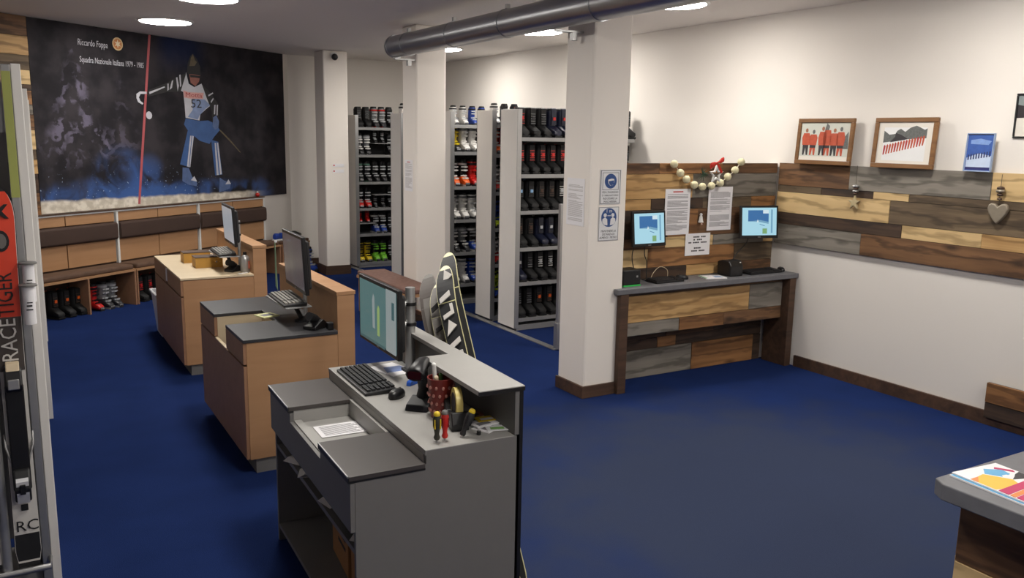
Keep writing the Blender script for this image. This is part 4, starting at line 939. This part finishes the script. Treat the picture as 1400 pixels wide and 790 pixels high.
def blue_poster(p, w, h):
    flat('blue_field', rect(-w/2+.007, w/2-.007, .008, h-.008), mat('poster_blue', (54, 88, 160), .5, vary=.35, scale=22), p, -.001, .0003)
    flat('snow_field', [(-w/2+.012,.1*h),(w/2-.012,.06*h),(w/2-.012,.42*h),(0,.48*h),(-w/2+.012,.36*h)], mat('poster_snow', (190, 204, 226), .5, vary=.1, scale=30), p, -.0013, .0003)
    for i in range(9): flat('person', rect(-.08+.019*i, -.07+.019*i, (.30+.012*i)*h, (.44+.012*i)*h), mat('poster_navy', (36, 48, 96), .5), p, -.0016, .0003)
    flat('clouds', [(-.07,.72*h),(.06,.70*h),(.08,.80*h),(0,.86*h),(-.07,.82*h)], mat('poster_pale', (120, 150, 204), .5, vary=.2, scale=40), p, -.0013, .0003)
    flat('footer', rect(-w/2+.012, w/2-.012, .014, .12*h), mat('poster_footer', (40, 42, 100), .5), p, -.0019, .0003)
picture('small blue snowy poster on the ledge, right of the two frames', 3.575, 1.811, .20, .27, blue_poster, M_BLUEF, .006, .05)
def teal_photo(p, w, h):
    flat('sky', rect(-w/2+.012, w/2-.012, .5*h, h-.012), mat('photo_grey_sky', (130, 140, 140), .5, vary=.2, scale=20), p, -.001, .0003)
    flat('trees', [(-w/2+.012,.45*h),(w/2-.012,.5*h),(w/2-.012,.72*h),(-.05,.65*h),(-w/2+.012,.75*h)], P_DK, p, -.0013, .0003)
    for x in (-.12, -.03, .08): flat('person', [(x-.02,.22*h),(x+.02,.22*h),(x+.03,.5*h),(x,.6*h),(x-.03,.5*h)], mat('photo_teal', (40, 130, 160), .5), p, -.0016, .0003)
picture('dark-framed winter photo hung high at the right edge', 3.17, 2.05, .44, .30, teal_photo, M_BLACKEDGE, .012, 0)
# star and heart on strings
def hang(name, label, y, ztop, beads, build):
    o = thing(name, label, 'ornament', (XR - .055, y, ztop), -PI/2)
    MB().tube([(0,0,0),(0,0,-.235 if name == 'star_pendant' else -.20)], .002, 6).build('string', mat('wire_dark', (70, 62, 52), .5), o)
    for z, r, m in beads: MB().ball((0,0,z), r, 10, 6, sz=.5).build('bead', m, o, True)
    build(o)
M_PEW = mat('weathered_pewter', (150, 140, 124), .45, .4, vary=.15, scale=25); M_BRN = mat('brown_bead', (70, 48, 34), .5)
def star(o): MB().prism([((.062 if i % 2 == 0 else .024)*math.sin(i*PI/5), -.30 + (.062 if i % 2 == 0 else .024)*math.cos(i*PI/5)) for i in range(10)], -.012, .012, 'y').build('star', mat('pale_wood_star', (176, 160, 124), .6), o, bevel=.004)
hp = [(.0,-.345),(.03,-.315),(.06,-.275),(.073,-.240),(.066,-.212),(.045,-.2),(.018,-.207),(0,-.225),(-.018,-.207),(-.045,-.2),(-.066,-.212),(-.073,-.240),(-.06,-.275),(-.03,-.315)]
def heart(o): MB().prism(hp, -.016, .016, 'y').build('heart', M_PEW, o, bevel=.008)
hang('star_pendant', 'small pale star pendant hanging on the wall boards', 4.585, 1.815, [(-.165,.028,M_ALU),(-.185,.022,M_BRN),(-.205,.024,M_ALU),(-.225,.018,M_BRN)], star)
hang('heart_pendant', 'metal heart pendant hanging on the wall boards', 3.40, 1.80, [(-.095,.026,M_BRN),(-.115,.030,M_PEW),(-.14,.022,M_BRN),(-.17,.018,M_BRN)], heart)
# ------------------------------------------------------------------ boots
def sq_ring(y, hw, z0, z1, n=12, p=.7):
    r = []
    for k in range(n):
        a = 2*PI*k/n; c, s = math.cos(a), math.sin(a)
        r.append((hw*math.copysign(abs(c)**p, c), y, (z0+z1)/2 + (z1-z0)/2*math.copysign(abs(s)**p, s)))
    return r
def el_ring(z, yc, hx, hy, n=14, lean=0.0, p=.8):
    r = []
    for k in range(n):
        a = 2*PI*k/n; c, s = math.cos(a), math.sin(a)
        y = hy*math.copysign(abs(s)**p, s)
        r.append((hx*math.copysign(abs(c)**p, c), yc + y, z + lean*y))
    return r
def ski_boot_parts():
    d = {}
    d['sole'] = MB().prism([(-.16,0),(-.075,0),(-.06,.012),(.03,.012),(.04,0),(.145,0),(.145,.022),(-.16,.022)], -.034, .034, 'x')
    d['shell'] = MB().rings([sq_ring(*a) for a in ((-.158,.026,.022,.050),(-.148,.042,.020,.072),(-.10,.052,.020,.098),(-.04,.051,.020,.130),(.03,.048,.020,.165),(.09,.045,.020,.165),(.128,.038,.022,.135),(.140,.024,.03,.10))])
    d['cuff'] = MB().rings([el_ring(*a) for a in ((.125,.045,.050,.080),(.18,.045,.055,.083),(.25,.036,.058,.082),(.315,.024,.060,.080),(.33,.02,.056,.074))])
    d['liner'] = MB().rings([el_ring(*a) for a in ((.325,.02,.050,.068),(.350,.016,.048,.066),(.362,.014,.040,.056))])
    d['strap'] = MB().rings([el_ring(*a) for a in ((.285,.030,.0625,.086),(.312,.026,.0635,.086))])
    d['toe_lug'] = MB().prism([(-.172,.002),(-.155,.002),(-.145,.05),(-.160,.05),(-.172,.03)], -.030, .030, 'x')
    for i, (y, z, w) in enumerate(((-.050,.262,.05), (-.047,.215,.05), (-.03,.140,.046), (-.085,.108,.046))):
        d['buckle.%d' % i] = MB().box(-w, w, y-.012, y, z-.008, z+.008).box(-.012, .03, y-.02, y-.012, z-.012, z+.012)
    return d
def snow_boot_parts():
    d = {}
    d['sole'] = MB().prism([(-.16,.012),(-.14,0),(.13,0),(.14,.012),(.14,.028),(-.16,.028)], -.050, .050, 'x')
    d['shell'] = MB().rings([sq_ring(*a) for a in ((-.162,.028,.028,.060),(-.150,.050,.026,.085),(-.10,.058,.026,.108),(-.03,.057,.026,.150),(.04,.054,.026,.17),(.10,.052,.026,.165),(.135,.040,.028,.13))])
    d['cuff'] = MB().rings([el_ring(*a) for a in ((.12,.045,.054,.085),(.18,.045,.058,.085),(.25,.040,.060,.082),(.30,.036,.062,.082),(.315,.034,.058,.078))])
    d['liner'] = MB().rings([el_ring(*a) for a in ((.31,.034,.052,.070),(.335,.030,.050,.066),(.345,.03,.040,.056))])
    d['tongue'] = MB().prism([(-.055,.15),(-.040,.15),(-.032,.345),(-.052,.335)], -.034, .034, 'x')
    f = MB()
    for i in range(6): f.box(-.030, .030, -.062 + .002*i, -.050 + .002*i, .16+.027*i, .166+.027*i)
    d['laces'] = f
    d['tag'] = MB().box(-.017, .017, -.066, -.056, .205, .240)
    d['pull_loop'] = MB().tube([(-.012,.10,.31),(-.012,.115,.345),(.012,.115,.345),(.012,.10,.31)], .005, 6)
    return d
BOOT = {'ski': ski_boot_parts(), 'snow': snow_boot_parts()}
BM = {}
def C_(name, rgb, rough=.38): return mat('boot_' + name, rgb, rough, vary=.08, scale=20)
CB = dict(k=C_('black', (24, 24, 26)), w=C_('white', (222, 220, 216)), r=C_('red', (196, 34, 30)), o=C_('orange', (226, 96, 30)), b=C_('blue', (36, 66, 150)), n=C_('navy', (26, 30, 50)), g=C_('grey', (120, 122, 124)), s=C_('silver', (176, 178, 180), .3),
          y=C_('yellow', (224, 196, 40)), v=C_('green', (120, 190, 60)), d=C_('charcoal', (46, 46, 50)), f=C_('lime', (200, 220, 50)), t=C_('teal_green', (90, 130, 110)), c=C_('brown', (70, 48, 36)), p=C_('pale_blue', (130, 170, 210)), K=C_('matt_black', (20, 20, 21), .7))
def boot_mesh(kind, part, key):
    k = (kind, part, key)
    if k not in BM: BM[k] = BOOT[kind][part].mesh(part.split('.')[0], CB[key], smooth=part in ('shell', 'cuff', 'liner', 'strap', 'pull_loop'))
    return BM[k]
def boot(kind, cols, label, loc, rz=0, group=None, scale=1.0):
    """cols: shell, cuff, trim (strap/sole or tag), buckles (or laces)"""
    t = thing('ski_boot' if kind == 'ski' else 'snowboard_boot', label, 'boot', loc, rz, group)
    t.scale = (scale,)*3
    sh, cu, tr_, bu = cols
    use = {'sole': tr_ if kind == 'ski' else 'K', 'shell': sh, 'cuff': cu, 'liner': 'K', 'strap': tr_, 'toe_lug': 'd', 'tongue': cu, 'laces': bu, 'tag': tr_, 'pull_loop': tr_}
    for p in BOOT[kind]:
        m = use.get(p, bu)
        o = bpy.data.objects.new(p.split('.')[0], boot_mesh(kind, p, m)); COL.objects.link(o); o.parent = t
    return t
# name of a colouring for the labels
STY = {
 'blk': ('ski', 'kkks', 'black ski boot'), 'blkred': ('ski', 'rkks', 'black ski boot, red foot'), 'blksil': ('ski', 'kgsw', 'black and silver ski boot'), 'blkgrn': ('ski', 'kdts', 'black ski boot, green trim'),
 'redgrey': ('ski', 'dgrs', 'grey ski boot, red strap'), 'blue': ('ski', 'bkws', 'dark ski boot, blue foot'), 'yel': ('ski', 'yykk', 'yellow ski boot'), 'grn': ('ski', 'vkvv', 'black and lime green ski boot'),
 'red': ('ski', 'rrkr', 'red ski boot'), 'wht': ('ski', 'wwgw', 'white ski boot'), 'gwht': ('ski', 'wwds', 'grey-white ski boot'), 'ora': ('ski', 'okww', 'black ski boot, orange foot'), 'blu': ('ski', 'bbks', 'blue ski boot'),
 'redw': ('ski', 'rwkw', 'white ski boot, red foot'), 'oraw': ('ski', 'oogw', 'orange ski boot'), 'blyel': ('ski', 'fbkb', 'blue ski boot, lime foot'), 'limeb': ('ski', 'bfkf', 'lime ski boot, blue foot'), 'yelk': ('ski', 'kyky', 'yellow and black ski boot'), 'slv': ('ski', 'dgss', 'silver grey ski boot'),
 'sred': ('snow', 'KKrr', 'black snowboard boot, red tag'), 'sblk': ('snow', 'KKdg', 'plain black snowboard boot'), 'snav': ('snow', 'nnrn', 'navy snowboard boot'), 'sblu': ('snow', 'KKpd', 'black snowboard boot, pale blue tag'), 'sbrn': ('snow', 'KKcc', 'black snowboard boot, brown tag'), 'swht': ('snow', 'KKsw', 'black snowboard boot, white tag'), 'snv2': ('snow', 'nnsK', 'navy snowboard boot, white tag'), 'sora': ('snow', 'KKoc', 'black snowboard boot, orange tag'),
}
# ------------------------------------------------------------------ rolling boot racks
RX0, RX1, RD, RH = 4.40, 5.93, .34, 2.27
ORD = ['lowest', 'second', 'third', 'fourth', 'fifth', 'top']
NTH = ['first', 'second', 'third', 'fourth', 'fifth', 'sixth', 'seventh']
def rack(name_, label, yfront, shelves, contents, subs=(), x_start=4.49, step=.125):
    t = thing('boot_rack', label, 'rack', (RX0, yfront, 0), group='rolling boot racks')
    W = RX1 - RX0
    for a, RT in ((0, RH), (W-.05, 1.70)):
        e = B('end_panel', M_PANELW, t, a, a+.03, .004, RD-.004, .03, RT, bevel=.003)
        B('edge_profile', M_ALU, e, a, a+.05, -.004, .0035, .03, RT); B('edge_profile', M_ALU, e, a, a+.05, RD-.0035, RD+.004, .03, RT)
    B('base', M_SHELF, t, .03, W-.05, .0, RD, .005, .06)
    B('back_sheet', M_RACKSHADE, t, .031, W-.051, RD-.012, RD-.006, .06, RH-.06)  # added dark sheet standing in for the deep shade behind the boots
    for z in shelves:
        s = B('shelf', M_SHELF, t, .051, W-.0505, .0, RD-.013, z-.012, z)
        B('front_lip', M_SHELF, s, .051, W-.0505, -.006, -.0005, z-.035, z+.004)
        MB().prism([(.0,z-.05),(.10,z-.05),(.14,z-.01),(.14,z+.02),(.0,z+.02)], .031, .0505, 'x').build('bracket', M_SHELF, s)
    for x, w, z in subs: B('small_shelf', M_SHELF, t, x-RX0, x-RX0+w, .0, RD-.013, z-.01, z)
    for i, row in enumerate(contents):
        x = x_start; z = shelves[i] + .0005 if i < len(shelves) else 0
        cnt = 0
        for it in row:
            if it is None: x += step*1.16; continue
            key, dz = (it if isinstance(it, tuple) else (it, 0))
            kd, cols, words_ = STY[key]
            sc = .86 if kd == 'ski' else .88
            if dz: sc = .50
            if i == 5 and shelves[5] > 2.1: sc = .62
            y = yfront + .15
            lab = '%s, %s from left on %s shelf of %s' % (words_, NTH[cnt], ORD[i], name_)
            if row[-1] == it and cnt > 5: lab = '%s at right end of %s shelf of %s' % (words_, ORD[i], name_)
            cnt += 1
            if dz < 0: dz = 0
            boot(kd, cols, lab, (x + (.0 if step > .1 else 0), y, z + dz), random.uniform(-.06, .06), 'boots on the racks', sc)
            x += step
    return t
z1 = [.08, .51, .90, 1.29, 1.69, 2.09]; z3 = [.25, .63, 1.02, 1.41, 1.81, 2.12]; z5 = [.13, .51, .87, 1.25, 1.62, 1.99]
rack('farthest rack', 'farthest boot rack, beside the column with the camera', 12.08, z1,
     [['yel', 'yel', 'grn', 'grn', 'blk'], [('red', .17), ('red', .17), 'blue', 'blue', 'blk'], ['blkred', 'blkred', ('blk', -1), ('blk', -1), 'blk'], ['blkgrn', 'blkgrn', 'blk', 'blk', 'blk'], ['blksil', 'blksil', ('blk', .18), ('blk', .18), 'blk'], ['sblk', 'sblk', 'redgrey', 'redgrey', 'blk']],
     [(4.452, .27, .675), (4.70, .35, 1.10), (4.70, .35, 1.865)], 4.505, .122)
rack('second farthest rack', 'second farthest boot rack, mostly hidden behind the middle column', 10.38, z1, [['blk', 'blk'], ['blk', 'blu'], ['blkred', 'blk'], ['red', 'blk'], ['wht', 'blk'], ['redw', 'blk']], (), 4.51, .125)
rack('middle rack', 'middle boot rack, right of the middle column', 8.92, z3,
     [['wht', 'wht', 'blu', 'blu'], ['blksil', 'blksil', 'blue', 'blkred'], ['wht', 'wht', 'gwht', 'gwht'], ['ora', 'ora', 'red', 'red'], ['yelk', 'wht', 'wht', 'blk'], ['gwht', 'gwht', 'blu', 'blu']], (), 4.51, .125)
rack('second nearest rack', 'second nearest boot rack, seen through a narrow gap', 7.93, z3,
     [['limeb', 'limeb', 'blk'], ['redw', 'redw', 'blk'], ['blyel', 'blyel', 'blk'], ['redw', 'redw', 'blk'], ['oraw', 'red', 'red'], ['gwht', 'blk', 'blk']], (), 4.505, .125)
rack('nearest rack', 'nearest boot rack, with black snowboard boots', 7.41, z5,
     [['sblk', 'sblk', 'sora', 'sora', 'sblk', 'sblk'], ['snv2', 'sblk', 'swht', 'swht', 'swht', 'sblk'], ['sbrn', 'sbrn', 'snv2', 'snv2', 'swht', 'swht'], ['sblu', 'sblu', 'sbrn', 'sbrn', 'swht', 'swht'], ['sred', 'sred', 'sred', 'sred', 'sred', 'sred', None, None, None, None, 'sblk'], ['sred', 'sblk', 'sblk', 'snav', 'snav', 'sblk', None, None, None, None, 'sblk']], (), 4.515, .127)
for x in (4.37, 5.75):
    o = B('floor_rail', M_ALU, None, -.035, .035, -2.95, 2.95, 0, .012, bevel=.003); o.location = (x, 9.5, 0)
    tag(o, 'metal floor rail along the front ends of the boot racks' if x < 5 else 'metal floor rail under the rear ends of the boot racks', 'rail')
o = thing('rail_post', 'short grey end post of the rack rail beside the nearest column', 'post', (4.385, 6.56, .012))
B('upright', M_ALU, o, -.02, .02, -.02, .02, 0, 1.38, bevel=.003); B('foot', M_ALU, o, -.032, .032, -.03, .03, 0, .25, bevel=.003)

# boots under and on the benches, boots by the far wall
def on_bench(s, off): return wp(s, off)
for s, off, key, w in [(.22,.168,'sora','leftmost'), (.36,.168,'sora','second'), (.50,.168,'sora','third')]:
    x, y = on_bench(s, off); boot(*STY[key][:2], 'black snowboard boot with orange tag, %s from left under left bench' % w, (x, y, .001), A36, 'boots under the benches', .84)
for s, off, w in [(.86,.168,'left'), (.98,.168,'right')]:
    x, y = on_bench(s, off); boot(*STY['slv'][:2], '%s boot of the silver grey ski boot pair under the left bench' % w, (x, y, .001), A36, 'boots under the benches', .84)
x, y = on_bench(.73, .165); boot('ski', 'rrkk', 'dark red ski boot under the left bench beside the silver pair', (x, y, .001), A36, 'boots under the benches', .82)
for s, w in ((1.36, 'first'), (1.50, 'second'), (1.64, 'third')):
    x, y = on_bench(s, .168); boot(*STY['sred'][:2], 'black snowboard boot with red tag, %s from left under middle bench' % w, (x, y, .001), A36, 'boots under the benches', .84)
x, y = on_bench(3.94, .22); boot(*STY['redw'][:2], 'white and red ski boot under the low corner bench', (x, y, .001), A36, None, .95)
def trainer(label, loc, rz, m1, m2):
    t = thing('shoe', label, 'shoe', loc, rz, 'shoes on the low bench')
    MB().prism([(-.14,0),(.13,0),(.135,.025),(-.145,.022)], -.04, .04, 'x').build('sole', M_WHITEP, t, bevel=.006)
    MB().rings([sq_ring(*a) for a in ((-.14,.02,.022,.045),(-.12,.036,.022,.065),(-.04,.040,.022,.085),(.03,.037,.022,.11),(.10,.034,.022,.115),(.13,.024,.03,.10))]).build('upper', m1, t, True)
    MB().box(-.02,.02,-.07,.0,.075,.10).build('laces', m2, t, bevel=.01)
for s, off, m1, m2, lab in [(3.90,.20,CB['b'],CB['w'],'blue shoe with white laces on the low bench, left'), (4.02,.20,CB['b'],CB['w'],'blue shoe with white laces on the low bench, second'), (4.16,.2,CB['g'],CB['f'],'grey and lime shoe on the low bench'), (4.29,.2,CB['k'],CB['w'],'black shoe on the right end of the low bench')]:
    x, y = wp(s, off); trainer(lab, (x, y, .456), A36 + PI/2 + .2, m1, m2)
for x, y, key, lab in [(3.62, 12.30, 'blkred', 'black ski boot with red foot on the floor left of the far column'), (3.50, 12.12, 'red', 'red ski boot on the floor left of the far column'), (3.66, 12.10, 'blu', 'blue ski boot on the floor left of the far column')]:
    boot(*STY[key][:2], lab, (x, y, .001), .5)

# ------------------------------------------------------------------ brown bench beside the middle column
t = thing('padded_bench', 'bench with mottled brown padded top beside the middle column', 'bench', (3.49, 8.42, 0))
MB().box(-.17, .17, -.70, .70, .415, .465).build('pad', mat('mottled_red_brown_pad', (116, 86, 76), .8, vary=.4, scale=26), t, bevel=.015)
B('seat_board', M_BEECH, t, -.175, .175, -.705, .705, .385, .414)
for a in (-.66, .66):
    for b in (-.14, .14): B('leg', M_BEECH, t, b-.02, b+.02, a-.02, a+.02, 0, .384)
for b in (-.14, .14): B('stretcher', M_BEECH, t, b-.01, b+.01, -.639, .639, .12, .16)

# ------------------------------------------------------------------ skis
def ski_mesh(L, wt, ww, wl, rise=.05, t=.012, seg=22, tip_len=.14):
    """a ski standing on its tail: tail at z=0, tip at z=L bent backwards (+y), top sheet towards -y"""
    rs = []
    fs = [i/seg*.9 for i in range(seg)] + [.9 + .1*math.sin(PI/2*i/12) for i in range(13)]
    for f in fs:
        z = L*f
        w = wl*(1-f)**1.5*1.0 + ww*(1 - (1-f)**1.5 - f**1.8) + wt*f**1.8
        if z > L - tip_len: w *= math.sqrt(max(0.0, 1 - ((z-(L-tip_len))/tip_len)**2.0))*.98 + .02
        if z < .03: w *= .75 + .25*z/.03
        y = rise*max(0, (z - (L - .3))/.3)**2
        y += .008*math.sin(PI*min(1, z/(L-.2)))
        rs.append([(-w/2, y-t/2, z), (w/2, y-t/2, z), (w/2, y+t/2, z), (-w/2, y+t/2, z)])
    return rs
def ski(label, loc, rot, L, wt, ww, wl, base, top, graphics=(), binding=True, name='ski', cat='ski', rise=.05, group=None, zc=None):
    """graphics: (name, z0, z1, material) bands on the top sheet"""
    o = thing(name, label, cat, loc, rot=rot, group=group)
    rs = ski_mesh(L, wt, ww, wl, rise)
    MB().rings(rs).build('core', base, o)
    n = len(rs)
    def band(nm, z0, z1, m, k=0, inset=.96):
        f = MB(); sel = []
        for j in range(61):
            z = z0 + (z1-z0)*j/60; i = max(k_ for k_ in range(n-1) if rs[k_][0][2] <= z); a = (z - rs[i][0][2])/max(1e-6, rs[i+1][0][2] - rs[i][0][2])
            w = (rs[i][1][0]*(1-a) + rs[i+1][1][0]*a)*inset; y = rs[i][0][1]*(1-a) + rs[i+1][0][1]*a
            sel.append([(-w, y-.0012-.0008*k, z), (w, y-.0012-.0008*k, z), (w, y-.0002, z), (-w, y-.0002, z)])
        f.rings(sel).build(nm, m, o)
    band('top_sheet', .02, L-.03, top)
    for i, (nm, a, b, m, ins) in enumerate(graphics): band(nm, a, b, m, 1 + i % 2, ins)
    if binding:
        zc = zc or L*.405
        bd = MB().box(-.036, .036, -.034, -.009, zc-.36, zc+.12).build('binding_plate', M_BLACK, o, bevel=.006)
        MB().prism([(-.009,zc+.09),(-.07,zc+.10),(-.08,zc+.13),(-.06,zc+.19),(-.025,zc+.20),(-.009,zc+.19)], -.034, .034, 'x').build('toe_piece', M_BLACK, o, bevel=.008)
        MB().prism([(-.009,zc-.40),(-.05,zc-.41),(-.095,zc-.34),(-.09,zc-.30),(-.05,zc-.26),(-.009,zc-.26)], -.032, .032, 'x').build('heel_piece', M_BLACKM, o, bevel=.008)
        for s in (-1, 1): MB().tube([(s*.03,-.02,zc-.24),(s*.052,-.01,zc-.16),(s*.055,.02,zc-.11)], .005, 8).build('brake_arm', M_ALU, o, True)
        MB().prism([(-.06,zc+.185),(-.012,zc+.20),(-.012,zc+.225),(-.04,zc+.22)], -.026, .026, 'x').build('toe_cap', M_WTOP, o, bevel=.004)
        MB().cbox((0,-.079,zc+.135), (.044,.012,.045)).build('release_window', M_ALU, o, bevel=.004)
        MB().prism([(-.05,zc-.415),(-.085,zc-.36),(-.097,zc-.30),(-.088,zc-.285),(-.06,zc-.40)], -.024, .024, 'x').build('heel_housing', M_SIGNW, o, bevel=.004)
        MB().cbox((0,-.098,zc-.335), (.022,.010,.045)).build('heel_lever', M_BLACK, o, bevel=.003)
    return o
M_SKIR = mat('ski_orange_red', (226, 72, 48), .3, vary=.04); M_SKIK = mat('ski_black', (26, 26, 28), .6); M_SKIW = mat('ski_white', (216, 212, 206), .5); M_SKIG = mat('ski_grey', (112, 108, 104), .6, vary=.1, scale=10); M_SKIT = mat('ski_dark_taupe', (78, 70, 66), .6)
# left rolling ski racks
def ski_rack(label, xr, yf, top=2.25, LN=1.6):
    t = thing('ski_rack', label, 'rack', (xr, yf, 0), group='rolling ski racks')
    for a in (-.035, -LN):
        e = B('end_panel', M_PANELW, t, a, a+.035, 0, .46, .0, top, bevel=.003)
        B('edge_profile', M_ALU, e, a-.035, a-.0005, .0, .05, .0, top-.003, bevel=.004); B('edge_profile', M_ALU, e, a-.035, a-.0005, .41, .46, .0, top-.003, bevel=.004)
    B('header', M_SHELF, t, -LN+.036, -.072, .02, .04, 1.98, top-.06)
    B('back_sheet', M_SHELF, t, -LN+.036, -.072, .37, .385, .1, top-.05)
    B('base', M_SHELF, t, -LN+.036, -.072, .06, .36, .01, .06)
    MB().tube([(-LN+.036,-.085,.14),(-.04,-.085,.14),(-.04,.02,.14)], .013, 12).build('front_bar', M_ALU, t, True)
    MB().tube([(-LN+.036,.16,1.35),(-.072,.16,1.35)], .012, 12).build('support_bar', M_ALU, t, True)
    return t
r1 = ski_rack('nearest ski rack at the left edge, holding the orange ski', .062, 4.0)
B('reflection_strip', mat('yellow_green_reflection', (170, 176, 96), .4), r1, -.068, -.037, -.003, -.0005, 1.72, 2.22)  # yellow-green reflection on the upright, painted as a thin strip
ski_rack('middle ski rack, behind the nearest one at the left edge', .128, 6.50)
ski_rack('farthest ski rack, before the bench below the mural', .185, 9.0, LN=.62)
sk = ski('orange and black racing ski standing in the nearest ski rack', (-.056, 3.945, .149), (-.015, 0, 0), 1.705, .126, .078, .108, M_SKIK, M_SKIW,
    [('red_front', 1.15, 1.688, M_SKIR, .92), ('dark_mid', .91, 1.15, M_SKIT, .92), ('dark_tail', .03, .155, M_SKIK, .92)], zc=.732)
sk.scale = (.946,)*3
text('RACE', .1, M_SKIW, sk, (.0, -.0145, 1.05), rot=(PI/2, -PI/2, 0), width=.185, height=.062)
text('TIGER', .1, M_SKIK, sk, (.0, -.0145, 1.25), rot=(PI/2, -PI/2, 0), width=.19, height=.062)
text('L', .05, mat('size_blue', (150, 176, 200), .4), sk, (-.015, -.0145, .943), rot=(PI/2, -PI/2, 0), height=.026, width=.026)
text('RC', .1, M_SKIK, sk, (.004, -.0145, .195), width=.085, height=.05)
MB().prism([(.03*math.cos(2*PI*k/16), 1.48 + .045*math.sin(2*PI*k/16)) for k in range(16)], -.010, .004, 'y').build('round_badge', M_SKIK, sk)
MB().prism([(.02*math.cos(2*PI*k/12), 1.48 + .032*math.sin(2*PI*k/12)) for k in range(12)], -.0115, -.010, 'y').build('badge_centre', M_SKIG, sk)
MB().prism([(-.035,1.575),(-.02,1.575),(0,1.595),(.02,1.575),(.035,1.575),(.012,1.605),(.035,1.635),(.02,1.635),(0,1.615),(-.02,1.635),(-.035,1.635),(-.012,1.605)], .002, .016, 'y').build('cross_mark', M_SKIK, sk)
MB().cbox((0,-.008,.282), (.028,.006,.028)).build('black_square', M_SKIK, sk)
MB().tube([(-.20,-.06,0),(-.20,-.06,2.0)], .02, 14).build('divider_post', M_ALU, r1, True)
ski('black ski standing behind the orange ski in the nearest rack', (-.002, 4.14, .065), (-.01, 0, 0), 1.64, .11, .072, .10, M_SKIK, M_SKIK, [('white_band', .4, .9, M_SKIW, .8)])
for i, (x, m, lab) in enumerate([(-.20, M_SKIW, 'white ski'), (-.33, M_SKIK, 'black ski with red tip'), (-.46, M_SKIR, 'red ski')]):
    ski(lab + ' farther inside the nearest ski rack', (x, 3.945, .16), (-.015, 0, 0), 1.5 + .04*i, .118, .074, .104, M_SKIK, m, [('tip_colour', 1.2, 1.5, M_RED, .9)])
for y0_, nm in ((6.50, 'middle'), (9.0, 'farthest')):
    for i in range(4 if y0_ < 8 else 3):
        ski('%s ski in the %s ski rack' % (['black', 'white', 'red', 'grey'][i], nm), (-.05 + (.05 if y0_ < 8 else .11) - .125*i, y0_ - .055, .16), (-.015, 0, 0), 1.62 + .04*i, .118, .074, .104, M_SKIK, [M_SKIK, M_SKIW, M_RED, M_SKIG][i], [('tip_colour', 1.1, 1.45, [M_SKIG, M_SKIK, M_SKIW, M_RED][i], .9)])
for i, (x, z) in enumerate([(.030, 1.455), (.024, 1.37)]):
    q = thing('label_holder', 'upper white label holder with grey disc on the ski rack post' if i == 0 else 'lower white label holder with grey disc on the ski rack post', 'label', (x, 3.955 - .04*i, z))
    MB().lathe([(.022,-.16),(.022,-.004)], 16).build('paper_roll', M_PAPER, q, True)
    MB().lathe([(.034,-.003),(.034,.003),(.03,.005)], 20).build('disc', M_GREYLAM, q, True)
    MB().box(-.012,.012,-.0228,-.0222,-.10,-.095).box(-.010,.010,-.0228,-.0222,-.085,-.078).box(-.008,.012,-.0228,-.0222,-.07,-.066).build('print', M_INKD, q)
# skis leaning behind the grey desk, tips above its ledge
lean = math.radians(31)
def lean_ski(label, x, y, ang, L, wt, base, top, gr, marks=None, turn=-.7):
    rot = (Matrix.Rotation(-ang, 3, 'X') @ Matrix.Rotation(turn, 3, 'Z')).to_euler()
    s = ski(label, (x, y, .03), rot, L, wt, wt*.78, wt*.92, base, top, gr, binding=False, rise=.15, group='skis leaning behind the grey desk')
    for z, kind, m in marks or ():      # slanted decor bars on the top sheet
        h = wt*.30
        q = {'bar': [(-h, z), (h, z+.03), (h, z+.055), (-h, z+.025)], 'hook': [(-h, z), (h, z+.02), (h, z+.07), (h*.5, z+.07), (h*.5, z+.035), (-h, z+.02)], 'wedge': [(-h, z), (h, z+.04), (-h*.2, z+.075)]}[kind]
        MB().prism(q, -.0165, -.009, 'y').build('decor_mark', m, s)
    return s
M_CREAMB = mat('ski_cream_base', (206, 200, 150), .4)
LA = math.radians(30)
WM = [(1.06,'hook',M_SKIW), (1.14,'bar',M_SKIW), (1.21,'wedge',M_SKIW), (1.29,'hook',M_SKIW), (1.37,'bar',M_SKIW)]
lean_ski('dark grey ski leaning farthest left behind the grey desk', 1.735, 3.10, LA, 1.52, .092, M_SKIG, M_SKIT, [('grey_band', .8, 1.36, M_SKIG, .6)])
lean_ski('pale grey ski leaning second from left behind the grey desk', 1.735, 2.99, LA, 1.49, .092, M_CREAMB, M_SKIG, [('dark_band', .9, 1.16, M_SKIT, .7)], [(1.2,'hook',M_SKIK), (1.3,'bar',M_SKIK)])
lean_ski('black ski with white marks leaning behind the grey desk', 1.738, 2.87, LA, 1.60, .092, M_CREAMB, M_SKIK, [], WM)
lean_ski('black ski with one white wedge leaning farthest right behind the grey desk', 1.80, 2.93, LA, 1.66, .092, M_CREAMB, M_SKIK, [], [(1.45,'wedge',M_SKIW)])
